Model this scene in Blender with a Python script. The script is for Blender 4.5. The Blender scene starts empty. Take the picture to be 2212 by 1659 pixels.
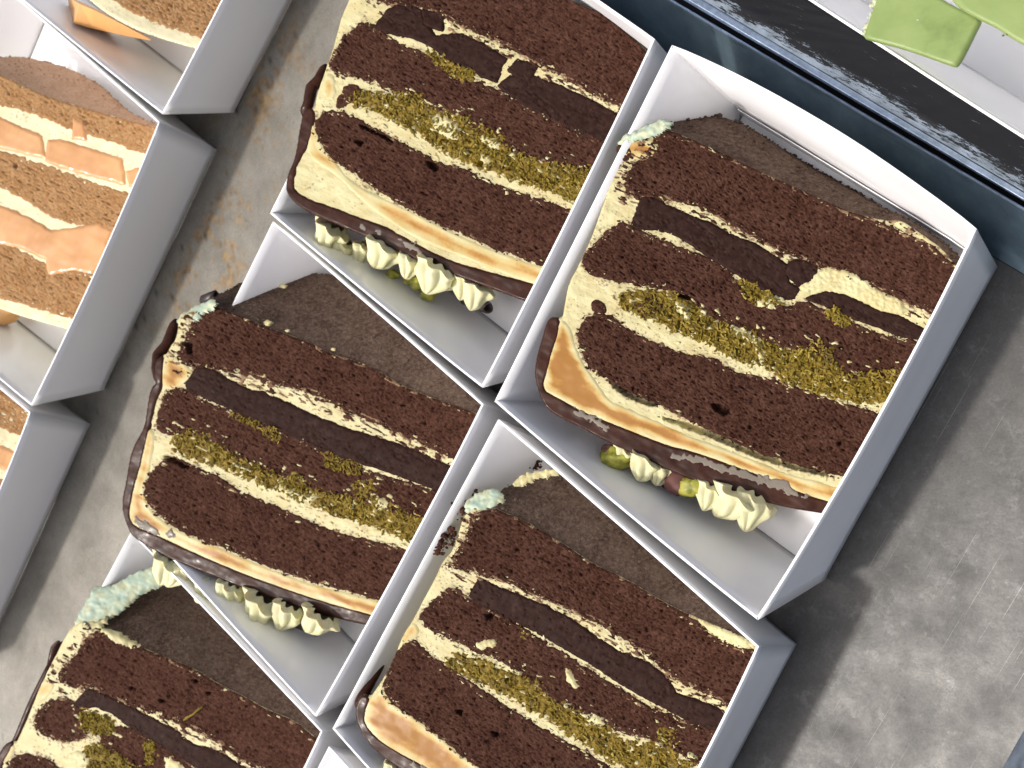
import bpy, math, random
import numpy as np
from mathutils import Vector, Matrix

random.seed(7)
# ------------------------------------------------------------------ camera
W0, H0 = 2212.0, 1659.0            # tracing units of the photograph
CX, CY = W0 / 2, H0 / 2
FPX = 3200.0
NAD = (3450.0, 1100.0)             # where plumb lines meet
RIM = 0.040                        # rim height of the cardboard boxes (m)
g = np.array([NAD[0] - CX, -(NAD[1] - CY), -FPX]); g /= np.linalg.norm(g)
Zc = -g
Xc = np.array([1.0, 0, 0]) - Zc[0] * Zc; Xc /= np.linalg.norm(Xc)
Yc = np.cross(Zc, Xc)
ROT = np.array([Xc, Yc, Zc])       # camera -> world


def raydir(p):
    p = np.atleast_2d(np.asarray(p, float))
    d = np.stack([(p[:, 0] - CX) / FPX, -(p[:, 1] - CY) / FPX, -np.ones(len(p))], 1)
    return d @ ROT.T


_d = raydir((1567, 700))[0]
HC = RIM + 0.44 * -_d[2]
_c = raydir((CX, CY))[0]
CAM = np.array([-_c[0] / -_c[2] * HC, -_c[1] / -_c[2] * HC, HC])


def on_z(p, z=0.0):
    """photo point -> world point on the horizontal plane z"""
    d = raydir(p)
    t = (z - CAM[2]) / d[:, 2]
    return CAM + d * t[:, None]


def W(p, z=0.0):
    return on_z(p, z)[0]


class Plane:
    def __init__(self, anchors, pts=None):
        a, b, c = pts if pts is not None else [W((x, y), z) for x, y, z in anchors]
        n = np.cross(b - a, c - a); n /= np.linalg.norm(n)
        if n[2] < 0: n = -n
        self.o, self.n = a, n

    def at(self, p):
        d = raydir(p)
        t = ((self.o - CAM) @ self.n) / (d @ self.n)
        return CAM + d * t[:, None]


scene = bpy.context.scene
COL = scene.collection
cam_data = bpy.data.cameras.new('camera')
cam = bpy.data.objects.new('camera', cam_data); COL.objects.link(cam)
M = Matrix([list(ROT[i]) + [CAM[i]] for i in range(3)] + [[0, 0, 0, 1]])
cam.matrix_world = M
cam_data.sensor_fit = 'HORIZONTAL'; cam_data.sensor_width = 36
cam_data.lens = 36 * FPX / W0
cam_data.clip_start = 0.01; cam_data.clip_end = 50
cam_data.dof.use_dof = True
cam_data.dof.focus_distance = 0.445
cam_data.dof.aperture_fstop = 40
scene.camera = cam

# ------------------------------------------------------------------ light
A0 = W((1600, 900), 0); A1 = W((1600 + 115, 900 - 108), 0)
trav = np.array([A1[0] - A0[0], A1[1] - A0[1], -RIM]); trav /= np.linalg.norm(trav)
elev = math.asin(-trav[2]); azi = math.atan2(-trav[1], -trav[0])
world = bpy.data.worlds.new('World'); scene.world = world; world.use_nodes = True
nt = world.node_tree
sky = nt.nodes.new('ShaderNodeTexSky'); sky.sky_type = 'NISHITA'; sky.sun_disc = False
sky.sun_elevation = elev; sky.sun_rotation = math.pi / 2 - azi
sky.air_density = 0.7; sky.dust_density = 6.0; sky.ozone_density = 0.3
hs = nt.nodes.new('ShaderNodeHueSaturation'); hs.inputs['Saturation'].default_value = 0.62   # thin haze
nt.links.new(sky.outputs[0], hs.inputs['Color']); nt.links.new(hs.outputs[0], nt.nodes['Background'].inputs[0])
nt.nodes['Background'].inputs[1].default_value = 0.15
sd = bpy.data.lights.new('sun', 'SUN'); sd.energy = 1.9; sd.angle = math.radians(4); sd.color = (1, 0.955, 0.90)
so = bpy.data.objects.new('sun', sd); COL.objects.link(so)
so.rotation_euler = Vector(tuple(-trav)).to_track_quat('Z', 'Y').to_euler()
scene.view_settings.view_transform = 'Standard'; scene.view_settings.look = 'None'
scene.view_settings.exposure = 0.26; scene.view_settings.gamma = 1.0

# ------------------------------------------------------------------ noise / sdf
_rng = np.random.RandomState(3)
_perm = _rng.permutation(512); _perm = np.concatenate([_perm, _perm, _perm])
_ang = _rng.rand(512) * 2 * math.pi
_gx, _gy = np.cos(_ang), np.sin(_ang)


def noise(x, y, seed=0):
    x = np.asarray(x, float) + seed * 17.3; y = np.asarray(y, float) + seed * 9.1
    xi = np.floor(x).astype(int); yi = np.floor(y).astype(int)
    xf = x - xi; yf = y - yi; xi &= 511; yi &= 511
    u = xf * xf * xf * (xf * (xf * 6 - 15) + 10); v = yf * yf * yf * (yf * (yf * 6 - 15) + 10)

    def gr(ix, iy, dx, dy):
        h = _perm[_perm[ix & 511] + (iy & 511)] & 511
        return _gx[h] * dx + _gy[h] * dy
    a = gr(xi, yi, xf, yf); b = gr(xi + 1, yi, xf - 1, yf)
    c = gr(xi, yi + 1, xf, yf - 1); d = gr(xi + 1, yi + 1, xf - 1, yf - 1)
    return ((a * (1 - u) + b * u) * (1 - v) + (c * (1 - u) + d * u) * v) * 1.5


def fbm(x, y, seed=0, o=3):
    s = 0; a = 1.0; t = 0
    for i in range(o):
        s = s + a * noise(x * 2 ** i, y * 2 ** i, seed + 5 * i); t += a; a *= 0.5
    return s / t * 1.3


def sdf(poly, P):
    poly = np.asarray(poly, float); n = len(poly)
    d2 = np.full(len(P), 1e18); ins = np.zeros(len(P), bool)
    for i in range(n):
        a = poly[i]; b = poly[(i + 1) % n]; e = b - a
        w = P - a; L = e @ e + 1e-12
        t = np.clip((w @ e) / L, 0, 1)
        q = w - t[:, None] * e
        d2 = np.minimum(d2, (q * q).sum(1))
        c = (a[1] > P[:, 1]) != (b[1] > P[:, 1])
        if c.any():
            xx = e[0] * (P[:, 1] - a[1]) / (e[1] if abs(e[1]) > 1e-12 else 1e-12) + a[0]
            ins ^= c & (P[:, 0] < xx)
    d = np.sqrt(d2)
    return np.where(ins, d, -d)


def bsdf(poly, P, m=36):
    poly = np.asarray(poly, float); lo = poly.min(0) - m; hi = poly.max(0) + m
    q = (P[:, 0] > lo[0]) & (P[:, 0] < hi[0]) & (P[:, 1] > lo[1]) & (P[:, 1] < hi[1])
    d = np.full(len(P), -99.); d[q] = sdf(poly, P[q]); return d


def smooth(poly, k=1, closed=True):
    p = np.asarray(poly, float)
    for _ in range(k):
        if closed:
            q = np.roll(p, -1, 0)
            p = np.stack([p * .75 + q * .25, p * .25 + q * .75], 1).reshape(-1, 2)
        else:
            q = np.stack([p[:-1] * .75 + p[1:] * .25, p[:-1] * .25 + p[1:] * .75], 1).reshape(-1, 2)
            p = np.vstack([p[:1], q, p[-1:]])
    return p


def resample(p, step=None, n=None):
    p = np.asarray(p, float)
    s = np.concatenate([[0], np.cumsum(np.linalg.norm(np.diff(p, axis=0), axis=1))])
    if n is None: n = max(3, int(s[-1] / step))
    t = np.linspace(0, s[-1], n)
    return np.stack([np.interp(t, s, p[:, i]) for i in range(p.shape[1])], 1)


# ------------------------------------------------------------------ objects
def mesh_obj(name, verts, faces, mat, parent=None, smooth_on=True, attr=None, quads=None):
    verts = np.asarray(verts, float)
    org = np.array(parent.location) if parent is not None else np.zeros(3)
    if parent is not None and parent.parent is not None: org = org + np.array(parent.parent.location)
    v = verts - org
    me = bpy.data.meshes.new(name)
    if isinstance(faces, np.ndarray):
        nf, k = faces.shape
        me.vertices.add(len(v)); me.vertices.foreach_set('co', v.astype(np.float32).ravel())
        me.loops.add(nf * k); me.loops.foreach_set('vertex_index', faces.astype(np.int32).ravel())
        me.polygons.add(nf)
        me.polygons.foreach_set('loop_start', np.arange(0, nf * k, k, dtype=np.int32))
        me.update(calc_edges=True); me.validate()
    else:
        me.from_pydata([tuple(c) for c in v], [], [tuple(f) for f in faces])
    if smooth_on: me.polygons.foreach_set('use_smooth', [True] * len(me.polygons))
    if attr is not None and len(me.vertices) == len(attr):
        a = me.attributes.new('mixv', 'FLOAT', 'POINT'); a.data.foreach_set('value', np.asarray(attr, np.float32))
    me.materials.append(mat)
    o = bpy.data.objects.new(name, me); COL.objects.link(o)
    if parent is not None: o.parent = parent
    return o


def thing(name, label, cat, loc, group=None):
    o = bpy.data.objects.new(name, None); COL.objects.link(o)
    o.empty_display_size = 0.01
    o.location = tuple(loc); o['label'] = label; o['category'] = cat
    if group: o['group'] = group
    return o


def stuff(o):
    o['kind'] = 'stuff'; return o


# ------------------------------------------------------------------ materials
def mat(name, base, rough=.6, spec=.5, metal=0., sss=0., sss_r=(1, .6, .3), coat=0.):
    m = bpy.data.materials.new(name); m.use_nodes = True
    b = m.node_tree.nodes['Principled BSDF']
    b.inputs['Base Color'].default_value = (*base, 1)
    b.inputs['Roughness'].default_value = rough
    b.inputs['Specular IOR Level'].default_value = spec
    b.inputs['Metallic'].default_value = metal
    if sss:
        b.inputs['Subsurface Weight'].default_value = sss
        b.inputs['Subsurface Radius'].default_value = sss_r
        b.inputs['Subsurface Scale'].default_value = 0.0012
    if coat:
        b.inputs['Coat Weight'].default_value = coat; b.inputs['Coat Roughness'].default_value = .08
    return m


class NB:
    def __init__(s, m):
        s.t = m.node_tree; s.b = s.t.nodes['Principled BSDF']
        s.tc = s.t.nodes.new('ShaderNodeTexCoord').outputs['Object']

    def noise(s, scale, detail=4, rough=.55, stretch=None, dist=0.):
        n = s.t.nodes.new('ShaderNodeTexNoise'); n.inputs['Scale'].default_value = scale
        n.inputs['Detail'].default_value = detail; n.inputs['Roughness'].default_value = rough
        n.inputs['Distortion'].default_value = dist
        src = s.tc
        if stretch:
            mp = s.t.nodes.new('ShaderNodeMapping'); mp.inputs['Rotation'].default_value = (0, 0, stretch[3])
            mp.vector_type = 'TEXTURE'
            mp.inputs['Scale'].default_value = stretch[:3]
            s.t.links.new(s.tc, mp.inputs[0]); src = mp.outputs[0]
        s.t.links.new(src, n.inputs['Vector']); return n.outputs['Fac']

    def vor(s, scale, feature='F1'):
        n = s.t.nodes.new('ShaderNodeTexVoronoi'); n.inputs['Scale'].default_value = scale; n.feature = feature
        s.t.links.new(s.tc, n.inputs['Vector']); return n.outputs['Distance']

    def attr(s, name='mixv'):
        n = s.t.nodes.new('ShaderNodeAttribute'); n.attribute_name = name; return n.outputs['Fac']

    def ramp(s, src, stops):
        r = s.t.nodes.new('ShaderNodeValToRGB'); e = r.color_ramp.elements
        while len(e) < len(stops): e.new(.5)
        for i, (p, c) in enumerate(stops):
            e[i].position = p; e[i].color = (*c, 1) if len(c) == 3 else c
        s.t.links.new(src, r.inputs[0]); return r.outputs[0]

    def mix(s, f, a, b, mode='MIX'):
        n = s.t.nodes.new('ShaderNodeMix'); n.data_type = 'RGBA'; n.blend_type = mode
        for sock, v in ((n.inputs['Factor'], f), (n.inputs['A'], a), (n.inputs['B'], b)):
            if hasattr(v, 'is_output'): s.t.links.new(v, sock)
            elif isinstance(v, tuple): sock.default_value = (*v, 1)
            else: sock.default_value = v
        return n.outputs['Result']

    def math(s, op, a, b=0.):
        n = s.t.nodes.new('ShaderNodeMath'); n.operation = op
        for k, v in ((0, a), (1, b)):
            if hasattr(v, 'is_output'): s.t.links.new(v, n.inputs[k])
            else: n.inputs[k].default_value = v
        return n.outputs[0]

    def col(s, c): s.t.links.new(c, s.b.inputs['Base Color'])
    def rgh(s, c): s.t.links.new(c, s.b.inputs['Roughness'])

    def bump(s, h, dist, strength=1.):
        n = s.t.nodes.new('ShaderNodeBump'); n.inputs['Distance'].default_value = dist
        n.inputs['Strength'].default_value = strength
        s.t.links.new(h, n.inputs['Height']); s.t.links.new(n.outputs[0], s.b.inputs['Normal'])


def g3(v): return (v, v, v)


def m_sponge(name, dark, mid, light, sc=760):
    m = mat(name, mid, .9, .03); k = NB(m)
    n1 = k.noise(sc, 6, .75); n2 = k.noise(140, 3)
    c = k.ramp(n1, [(.34, dark), (.5, mid), (.66, light)])
    c = k.mix(.22, c, k.ramp(n2, [(.35, dark), (.65, light)]), 'MIX')
    k.col(c); k.bump(k.noise(1500, 4, .7), .0004, .8)
    return m


def m_cream(name, base, speck, warm):
    m = mat(name, base, .5, .35, sss=.25); k = NB(m)
    c = k.mix(k.ramp(k.noise(120, 4), [(.4, g3(0.)), (.7, g3(1.))]), base, warm)
    sp = k.ramp(k.noise(1100, 3, .6), [(.69, g3(0.)), (.74, g3(1.))])
    c = k.mix(k.math('MULTIPLY', sp, .55), c, speck)
    c = k.mix(k.attr(), c, speck)
    k.col(c); k.bump(k.noise(1300, 4, .65), .00025, .6)
    return m


SP_DK = m_sponge('chocolate_sponge', (.022, .009, .006), (.058, .0245, .0165), (.108, .053, .037))
SMEAR = m_sponge('stained_cream', (.09, .042, .026), (.22, .13, .08), (.42, .30, .17))
SP_BASE = m_sponge('sponge_skin', (.045, .028, .020), (.098, .064, .047), (.18, .130, .10))
SP_OR = m_sponge('golden_sponge', (.24, .11, .038), (.37, .205, .09), (.46, .29, .15))
SKIN_OR = m_sponge('golden_sponge_skin', (.34, .21, .13), (.45, .29, .19), (.54, .37, .26))
CREAM = m_cream('cream', (.575, .525, .285), (.12, .05, .028), (.52, .44, .21))
CREAM_OR = m_cream('pale_cream', (.76, .70, .46), (.35, .22, .10), (.68, .62, .38))
ROSE = mat('piped_cream', (.68, .65, .39), .45, .4, sss=.3)
k = NB(ROSE); k.bump(k.noise(900, 3), .0002, .5)
SKY_CREAM_CRUMB = mat('sky_tinted_cream_and_crumb', (.50, .66, .50), .5, .4, sss=.2)  # blue sky light painted into the cream colour; also used for green crumbs
k = NB(SKY_CREAM_CRUMB); k.col(k.ramp(k.noise(260, 4), [(.35, (.36, .47, .38)), (.55, (.45, .51, .36)), (.70, (.56, .53, .31))]))
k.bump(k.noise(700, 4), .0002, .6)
GAN = mat('ganache', (.034, .017, .015), .5, .03); k = NB(GAN)
k.col(k.ramp(k.noise(500, 5, .7), [(.35, (.019, .0088, .0070)), (.6, (.035, .017, .0135)), (.8, (.064, .036, .028))]))
k.bump(k.noise(600, 4, .55), .00008, .5); k.rgh(k.ramp(k.noise(300, 3), [(.3, g3(.40)), (.7, g3(.65))]))
GLZ = mat('chocolate_glaze', (.032, .009, .007), .16, .12); k = NB(GLZ)
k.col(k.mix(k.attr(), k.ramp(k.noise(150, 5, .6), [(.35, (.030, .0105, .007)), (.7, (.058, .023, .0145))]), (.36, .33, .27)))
k.rgh(k.ramp(k.noise(260, 4), [(.35, g3(.18)), (.7, g3(.48))])); k.bump(k.noise(220, 2, .5), .00004, .4)
CAR = mat('caramel', (.6, .3, .1), .3, .10); k = NB(CAR)
k.col(k.ramp(k.attr(), [(0., (.575, .515, .28)), (.35, (.53, .385, .15)), (.62, (.43, .23, .065)), (1., (.23, .085, .022))]))
k.bump(k.noise(300, 3), .0001, .5)
PIS = mat('pistachio', (.20, .13, .012), .45, .25); k = NB(PIS)
k.col(k.ramp(k.noise(420, 5, .7), [(.28, (.060, .038, .004)), (.5, (.18, .115, .009)), (.68, (.31, .21, .026)), (.85, (.52, .44, .16))]))
k.bump(k.noise(900, 4, .7), .0006, 1.)
STRAND = mat('pastry_strand', (.30, .19, .028), .35, .3); k = NB(STRAND)
k.col(k.ramp(k.noise(180, 3, .7), [(.3, (.085, .060, .006)), (.5, (.205, .145, .014)), (.72, (.37, .28, .06))]))
NUT = mat('nut_green', (.30, .30, .035), .5, .4); k = NB(NUT)
k.col(k.ramp(k.noise(350, 4), [(.35, (.16, .17, .02)), (.6, (.42, .40, .06)), (.75, (.50, .28, .05))]))
NUTSKIN = mat('nut_skin', (.14, .06, .05), .6, .3)
CURL = mat('dark_chocolate_curl', (.030, .018, .017), .4, .5)
ORANGE = mat('orange_gel', (.74, .36, .13), .13, .6, sss=.2); k = NB(ORANGE)
k.col(k.ramp(k.noise(60, 3), [(.3, (.54, .27, .11)), (.7, (.66, .37, .165))]))
k.bump(k.noise(70, 2, .4), .0002, .4)
TOPG = mat('orange_topping', (.70, .38, .14), .45, .4, sss=.3)
GREEN = mat('green_mousse', (.34, .42, .10), .42, .4, sss=.3); k = NB(GREEN)
k.col(k.ramp(k.noise(40, 5, .6), [(.30, (.12, .17, .05)), (.44, (.22, .30, .095)), (.7, (.29, .36, .13))]))
k.bump(k.noise(300, 3), .0003, .3)
CARD = mat('white_card', (.90, .895, .90), .24, .5); k = NB(CARD)
k.rgh(k.ramp(k.noise(30, 3), [(.2, g3(.17)), (.8, g3(.24))])); k.bump(k.noise(60, 2), .0006, .12)
CARD_O = mat('white_card_uncoated', (.74, .745, .755), .55, .3); k = NB(CARD_O)
k.col(k.ramp(k.noise(35, 5, .6), [(.3, (.66, .665, .67)), (.6, (.76, .76, .77))]))


def vec(p): return np.array(p, float)


# ------------------------------------------------------------------ cardboard boxes
def make_box(label, rim_px, bow=(0, 0, 0, 0), base=None, inset=(.0045, .008), skip=(), z0=0.0, flap=False):
    """rim_px = TL, TR, BR, BL of the rim in the photograph; walls lean inwards to the floor"""
    zt = z0 + RIM
    R = [W(p, zt) for p in rim_px]
    u = R[1] - R[0] + R[2] - R[3]; u /= np.linalg.norm(u)
    v = R[3] - R[0] + R[2] - R[1]; v /= np.linalg.norm(v)
    if base is None:
        s = [(1, 1), (-1, 1), (-1, -1), (1, -1)]
        B = [R[i] + u * s[i][0] * inset[0] + v * s[i][1] * inset[1] for i in range(4)]
        for b in B: b[2] = z0 + .0006
    else:
        B = [W(p, z0 + .0006) for p in base]
    c = sum(B) / 4
    t = thing('cardboard_box', label, 'box', (c[0], c[1], z0), 'open white cardboard cake boxes')
    T = .0007
    for i in range(4):
        j = (i + 1) % 4
        N, K = 22, 10
        e = R[j] - R[i]; out = np.array([e[1], -e[0], 0]); out /= np.linalg.norm(out)
        if out @ (((R[i] + R[j]) / 2) - c) < 0: out = -out
        vo, vi = [], []
        for b in range(K + 1):
            f = b / K
            for a in range(N + 1):
                s_ = a / N
                lo = B[i] * (1 - s_) + B[j] * s_; hi = R[i] * (1 - s_) + R[j] * s_
                p = lo * (1 - f) + hi * f + out * bow[i] * math.sin(math.pi * s_) ** .8 * f ** 1.3
                p = p + out * .0002 * noise(s_ * 3 + i, f * 2, 3 + i)
                vo.append(p); q = p - out * T
                e0 = (s_ - .5) * 2
                q = q - (e / np.linalg.norm(e)) * e0 * T * .7
                vi.append(q)
        V = vo + vi; n1 = len(vo); F = []
        idx = lambda a, b: b * (N + 1) + a
        for b in range(K):
            for a in range(N):
                F.append((idx(a, b), idx(a + 1, b), idx(a + 1, b + 1), idx(a, b + 1)))
                F.append((n1 + idx(a, b), n1 + idx(a, b + 1), n1 + idx(a + 1, b + 1), n1 + idx(a + 1, b)))
        for a in range(N):
            F.append((idx(a, K), idx(a + 1, K), n1 + idx(a + 1, K), n1 + idx(a, K)))
            F.append((idx(a, 0), n1 + idx(a, 0), n1 + idx(a + 1, 0), idx(a + 1, 0)))
        for b in range(K):
            F.append((idx(0, b), idx(0, b + 1), n1 + idx(0, b + 1), n1 + idx(0, b)))
            F.append((idx(N, b), n1 + idx(N, b), n1 + idx(N, b + 1), idx(N, b + 1)))
        o = mesh_obj('wall_panel', V, F, CARD, t, smooth_on=False)
        for a in o.data.polygons: a.use_smooth = abs(a.normal.z) < .8
    V = [b * .985 + c * .015 for b in B]
    V = [np.array([p[0], p[1], z0 + .0004]) for p in V] + [np.array([p[0], p[1], z0 + .0013]) for p in V]
    mesh_obj('floor_panel', V, [(3, 2, 1, 0), (4, 5, 6, 7), (0, 1, 5, 4), (1, 2, 6, 5), (2, 3, 7, 6), (3, 0, 4, 7)], CARD, t, False)
    if flap:      # glued tab folded up against the top wall
        V = []
        for off in (.0010, .0013):
            for f, s0, s1 in ((.03, .0, .97), (.17, .03, .85)):
                for s_ in (s0, s1):
                    lo = B[0] * (1 - s_) + B[1] * s_; hi = R[0] * (1 - s_) + R[1] * s_
                    V.append(lo * (1 - f) + hi * f + v * off)
        mesh_obj('glue_tab', V, [(0, 1, 3, 2), (4, 6, 7, 5), (2, 3, 7, 6), (0, 4, 5, 1), (0, 2, 6, 4), (1, 5, 7, 3)], CARD, t, False)
    t['c'] = 0; del t['c']
    t_info[t.name] = (c, np.array(B), np.array(R))
    return t


t_info = {}

# ------------------------------------------------------------------ cake slices
G = 2.3     # grid step of cut faces in photo units (about one rendered pixel)
UPX = 0.44 / FPX * 1.05   # metres per photo unit near the subject


def grid_surface(plane, poly_test, hfun, bbox, step=G, snap=None):
    x0, y0, x1, y1 = bbox
    x0 = max(x0, -60); y0 = max(y0, -60); x1 = min(x1, 2272); y1 = min(y1, 1719)
    xs = np.arange(x0, x1 + step, step); ys = np.arange(y0, y1 + step, step)
    gx, gy = np.meshgrid(xs, ys); P = np.stack([gx.ravel(), gy.ravel()], 1)
    return xs, ys, P


class Slice:
    def __init__(s, root, cut, right, glaze, left, anchors, low, box_c, rim_boxes, r_edge=6, seed=0, flow=0.45, shrink=.80):
        s.root = root; s.seed = seed; s.flow = flow
        s.cut = smooth(cut, 1, False); s.left = smooth(left, 1, False); s.glz = smooth(glaze, 1, False)
        s.right = np.asarray(right, float)
        s.outline = np.vstack([s.cut, s.right, s.glz, s.left])
        s.plane = Plane(anchors); s.r = r_edge
        lo = s.outline.min(0) - 6; hi = s.outline.max(0) + 6
        lo = np.maximum(lo, -45); hi = np.minimum(hi, (2257, 1704))
        xs = np.arange(lo[0], hi[0], G); ys = np.arange(lo[1], hi[1], G)
        s.nx, s.ny = len(xs), len(ys)
        gx, gy = np.meshgrid(xs, ys); P = np.stack([gx.ravel(), gy.ravel()], 1)
        d = sdf(s.outline, P)
        # wobble-free snapping of the border vertices onto the outline
        D = d.reshape(s.ny, s.nx); gy_, gx_ = np.gradient(D, G)
        gn = np.sqrt(gx_ ** 2 + gy_ ** 2) + 1e-6
        near = (np.abs(D) < .75 * G)
        off = np.stack([(gx_ / gn).ravel(), (gy_ / gn).ravel()], 1) * d[:, None]
        P[near.ravel()] -= off[near.ravel()]
        d = d.copy(); d[near.ravel()] = 0
        s.P, s.d = P, d
        s.act = d >= 0
        s.W = s.plane.at(P)
        # coordinates along and across the layers
        ca, sa = math.cos(flow), math.sin(flow)
        s.u = P[:, 0] * ca + P[:, 1] * sa; s.v = -P[:, 0] * sa + P[:, 1] * ca
        s.c = box_c; s.shrink = shrink; s.low = low
        x = np.clip(d, 0, s.r)
        s.edge = -(s.r - np.sqrt(np.maximum(s.r ** 2 - (s.r - x) ** 2, 0)))   # rounded arris, photo units
        s.hole = np.zeros(len(P))
        s.big = 2.5 * fbm(s.u / 90, s.v / 60, seed + 1, 3)

    def emit(s, name, h, keep, material, attr=None, parent=None):
        act = (keep & s.act).reshape(s.ny, s.nx)
        q = act[:-1, :-1] & act[1:, :-1] & act[1:, 1:] & act[:-1, 1:]
        I = np.arange(s.nx * s.ny).reshape(s.ny, s.nx)
        F = np.stack([I[:-1, :-1][q], I[1:, :-1][q], I[1:, 1:][q], I[:-1, 1:][q]], 1)
        # triangles that close the staircase along the snapped border
        T = []
        for combo in (((0, 0), (1, 0), (1, 1)), ((0, 0), (1, 1), (0, 1)), ((0, 0), (1, 0), (0, 1)), ((1, 0), (1, 1), (0, 1))):
            pass
        a, b, c, d = act[:-1, :-1], act[1:, :-1], act[1:, 1:], act[:-1, 1:]
        ia, ib, ic, id_ = I[:-1, :-1], I[1:, :-1], I[1:, 1:], I[:-1, 1:]
        for miss, tri in ((a, (ib, ic, id_)), (b, (ia, ic, id_)), (c, (ia, ib, id_)), (d, (ia, ib, ic))):
            m = (~miss)
            for x in (a, b, c, d):
                if x is not miss: m = m & x
            T.append(np.stack([t[m] for t in tri], 1))
        T = np.vstack(T)
        if len(F) == 0: return None
        tris = np.vstack([F[:, [0, 1, 2]], F[:, [0, 2, 3]], T])
        used = np.unique(tris); mp = np.full(s.nx * s.ny, -1); mp[used] = np.arange(len(used))
        V = s.W[used] + s.plane.n * ((h[used]) * UPX)[:, None]
        tr = mp[tris]
        # consistent upward winding
        nz = np.cross(V[tr[:, 1]] - V[tr[:, 0]], V[tr[:, 2]] - V[tr[:, 0]]) @ s.plane.n
        tr[nz < 0] = tr[nz < 0][:, ::-1]
        return mesh_obj(name, V, tr, material, parent or s.root, True, None if attr is None else attr[used])

    def holes(s, polys):
        for p in polys:
            d = bsdf(smooth(p, 1), s.P, 12) + 3 * fbm(s.P[:, 0] / 8, s.P[:, 1] / 8, s.seed + 77, 2)
            s.hole = np.maximum(s.hole, np.clip(d + 1.5, 0, 3) * 7)

    def frosting(s, material=None, speckle=True):
        h = s.edge + s.big + 1.5 * fbm(s.P[:, 0] / 22, s.P[:, 1] / 20, s.seed + 2, 3)
        h = h - s.hole; s.base_h = h
        sp = fbm(s.P[:, 0] / 7, s.P[:, 1] / 5, s.seed + 30, 3)
        zone = fbm(s.P[:, 0] / 45, s.P[:, 1] / 40, s.seed + 31, 2)
        near = np.clip(1 - s.near / 34, 0, 1) if hasattr(s, 'near') else 0
        a = np.clip((sp + .35 * zone + .50 * near - .56) * 3.5, 0, .85) if speckle else np.zeros(len(h))
        if hasattr(s, 'near'): a = np.maximum(a, .42 * np.clip(1 - s.near / 13, 0, 1) * np.clip(.75 + zone + .6 * sp, 0, 1.3))
        a = np.maximum(a, 0)
        # a scrape of the knife: fine rills along the layers
        h = h + .3 * noise(s.u / 30, s.v / 2.6, s.seed + 8)
        lowered = np.clip(s.inside - 3, 0, 12) if hasattr(s, 'inside') else 0
        s.emit('frosting', h - lowered, np.ones(len(h), bool), material or CREAM, a)

    def layer(s, name, poly, material, kind='sponge', rise=3.0, jag=None, attr=None, smoothk=1, parent=None):
        poly = smooth(poly, smoothk)
        lo = poly.min(0) - 14; hi = poly.max(0) + 14
        sel = (s.P[:, 0] > lo[0]) & (s.P[:, 0] < hi[0]) & (s.P[:, 1] > lo[1]) & (s.P[:, 1] < hi[1]) & s.act
        if sel.sum() < 12: return
        d = np.full(len(s.P), -99.)
        d[sel] = sdf(poly, s.P[sel])
        x, y, u, v, sd_ = s.P[:, 0], s.P[:, 1], s.u, s.v, s.seed + len(s.root.children)
        jag = {'sponge': 5.0, 'ganache': 1.6, 'pistachio': 11., 'caramel': 2.5, 'glaze': 1.2, 'gel': 2., 'cream': 4.}[kind] if jag is None else jag
        grow = {'sponge': 6, 'ganache': 3.5, 'pistachio': 4.5, 'caramel': 2, 'glaze': 2, 'gel': 3, 'cream': 3}[kind]
        d = d + grow
        flat = kind in ('ganache', 'glaze', 'gel', 'caramel')
        bh = (s.edge + s.big + .3 - s.hole) if flat else s.base_h
        dd = d + jag * fbm(x / 13, y / 13, sd_ + 3, 3)
        h = bh + np.clip(dd, -4, 0) * 1.1 + rise * np.clip(dd / (rise * 1.2), 0, 1) ** .7
        if kind == 'sponge':
            h = h + 2.0 * fbm(u / 30, v / 20, sd_, 2)
            p1 = noise(u / 5.2, v / 3.4, sd_ + 1); p2 = noise(u / 10.5, v / 6.5, sd_ + 2); p3 = noise(x / 24, y / 19, sd_ + 4)
            p0 = noise(x / 3.0, y / 3.0, sd_ + 9)
            dens = np.clip(.5 + .6 * noise(x / 80, y / 60, sd_ + 12), 0, 1)
            dee = np.clip((dd - 2) / 9, .10, 1)
            h = h - dee * 3.2 * np.clip((p1 - .33 + .14 * dens) * 4, 0, 1) - dee * 6.0 * np.clip((p2 - .44) * 5, 0, 1) - 9 * np.clip((p3 - .74) * 8, 0, 1)
            h = h + .75 * dee * p0 + .6 * np.clip(-p1 - .1, 0, 1)
            h = h - 0 * s.hole
            keep = dd > -4
        elif kind == 'ganache':
            rough = np.clip(noise(u / 60, v / 22, sd_ + 5) * 3, 0, 1)
            h = h + .5 * noise(u / 6, v / 20, sd_ + 6) + rough * (2.6 * fbm(x / 7, y / 7, sd_ + 7, 3) - 1.2)
            h = h - 4 * np.clip((noise(x / 9, y / 8, sd_ + 8) - .62) * 6, 0, 1)
            keep = dd > -4
        elif kind == 'pistachio':
            h = h + 5.5 * fbm(x / 7, y / 7, sd_ + 5, 3) - 8 * np.clip((noise(x / 12, y / 9, sd_ + 7) - .35) * 4, 0, 1)
            keep = dd > -4
        elif kind == 'caramel':
            h = bh + np.clip(d, -3, 0) + 2.0 * np.clip(d / 4, 0, 1) + 0.3 * noise(u / 70, v / 26, sd_ + 5)
            keep = d > -3
            m = (np.clip(d / getattr(s, 'cw', 24), 0, 1) * 1.15 + .55 * fbm(u / 95, v / 24, sd_ + 6, 2) + .12 * fbm(u / 30, v / 14, sd_ + 5, 2) - .10) * getattr(s, 'car', 1.) + .10 * noise(x / 6, y / 6, sd_)
            attr = np.clip(m * .82, 0, .8)
        elif kind == 'glaze':
            h = h + .5 * fbm(u / 40, v / 18, sd_ + 5, 2)
            keep = dd > -4
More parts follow.
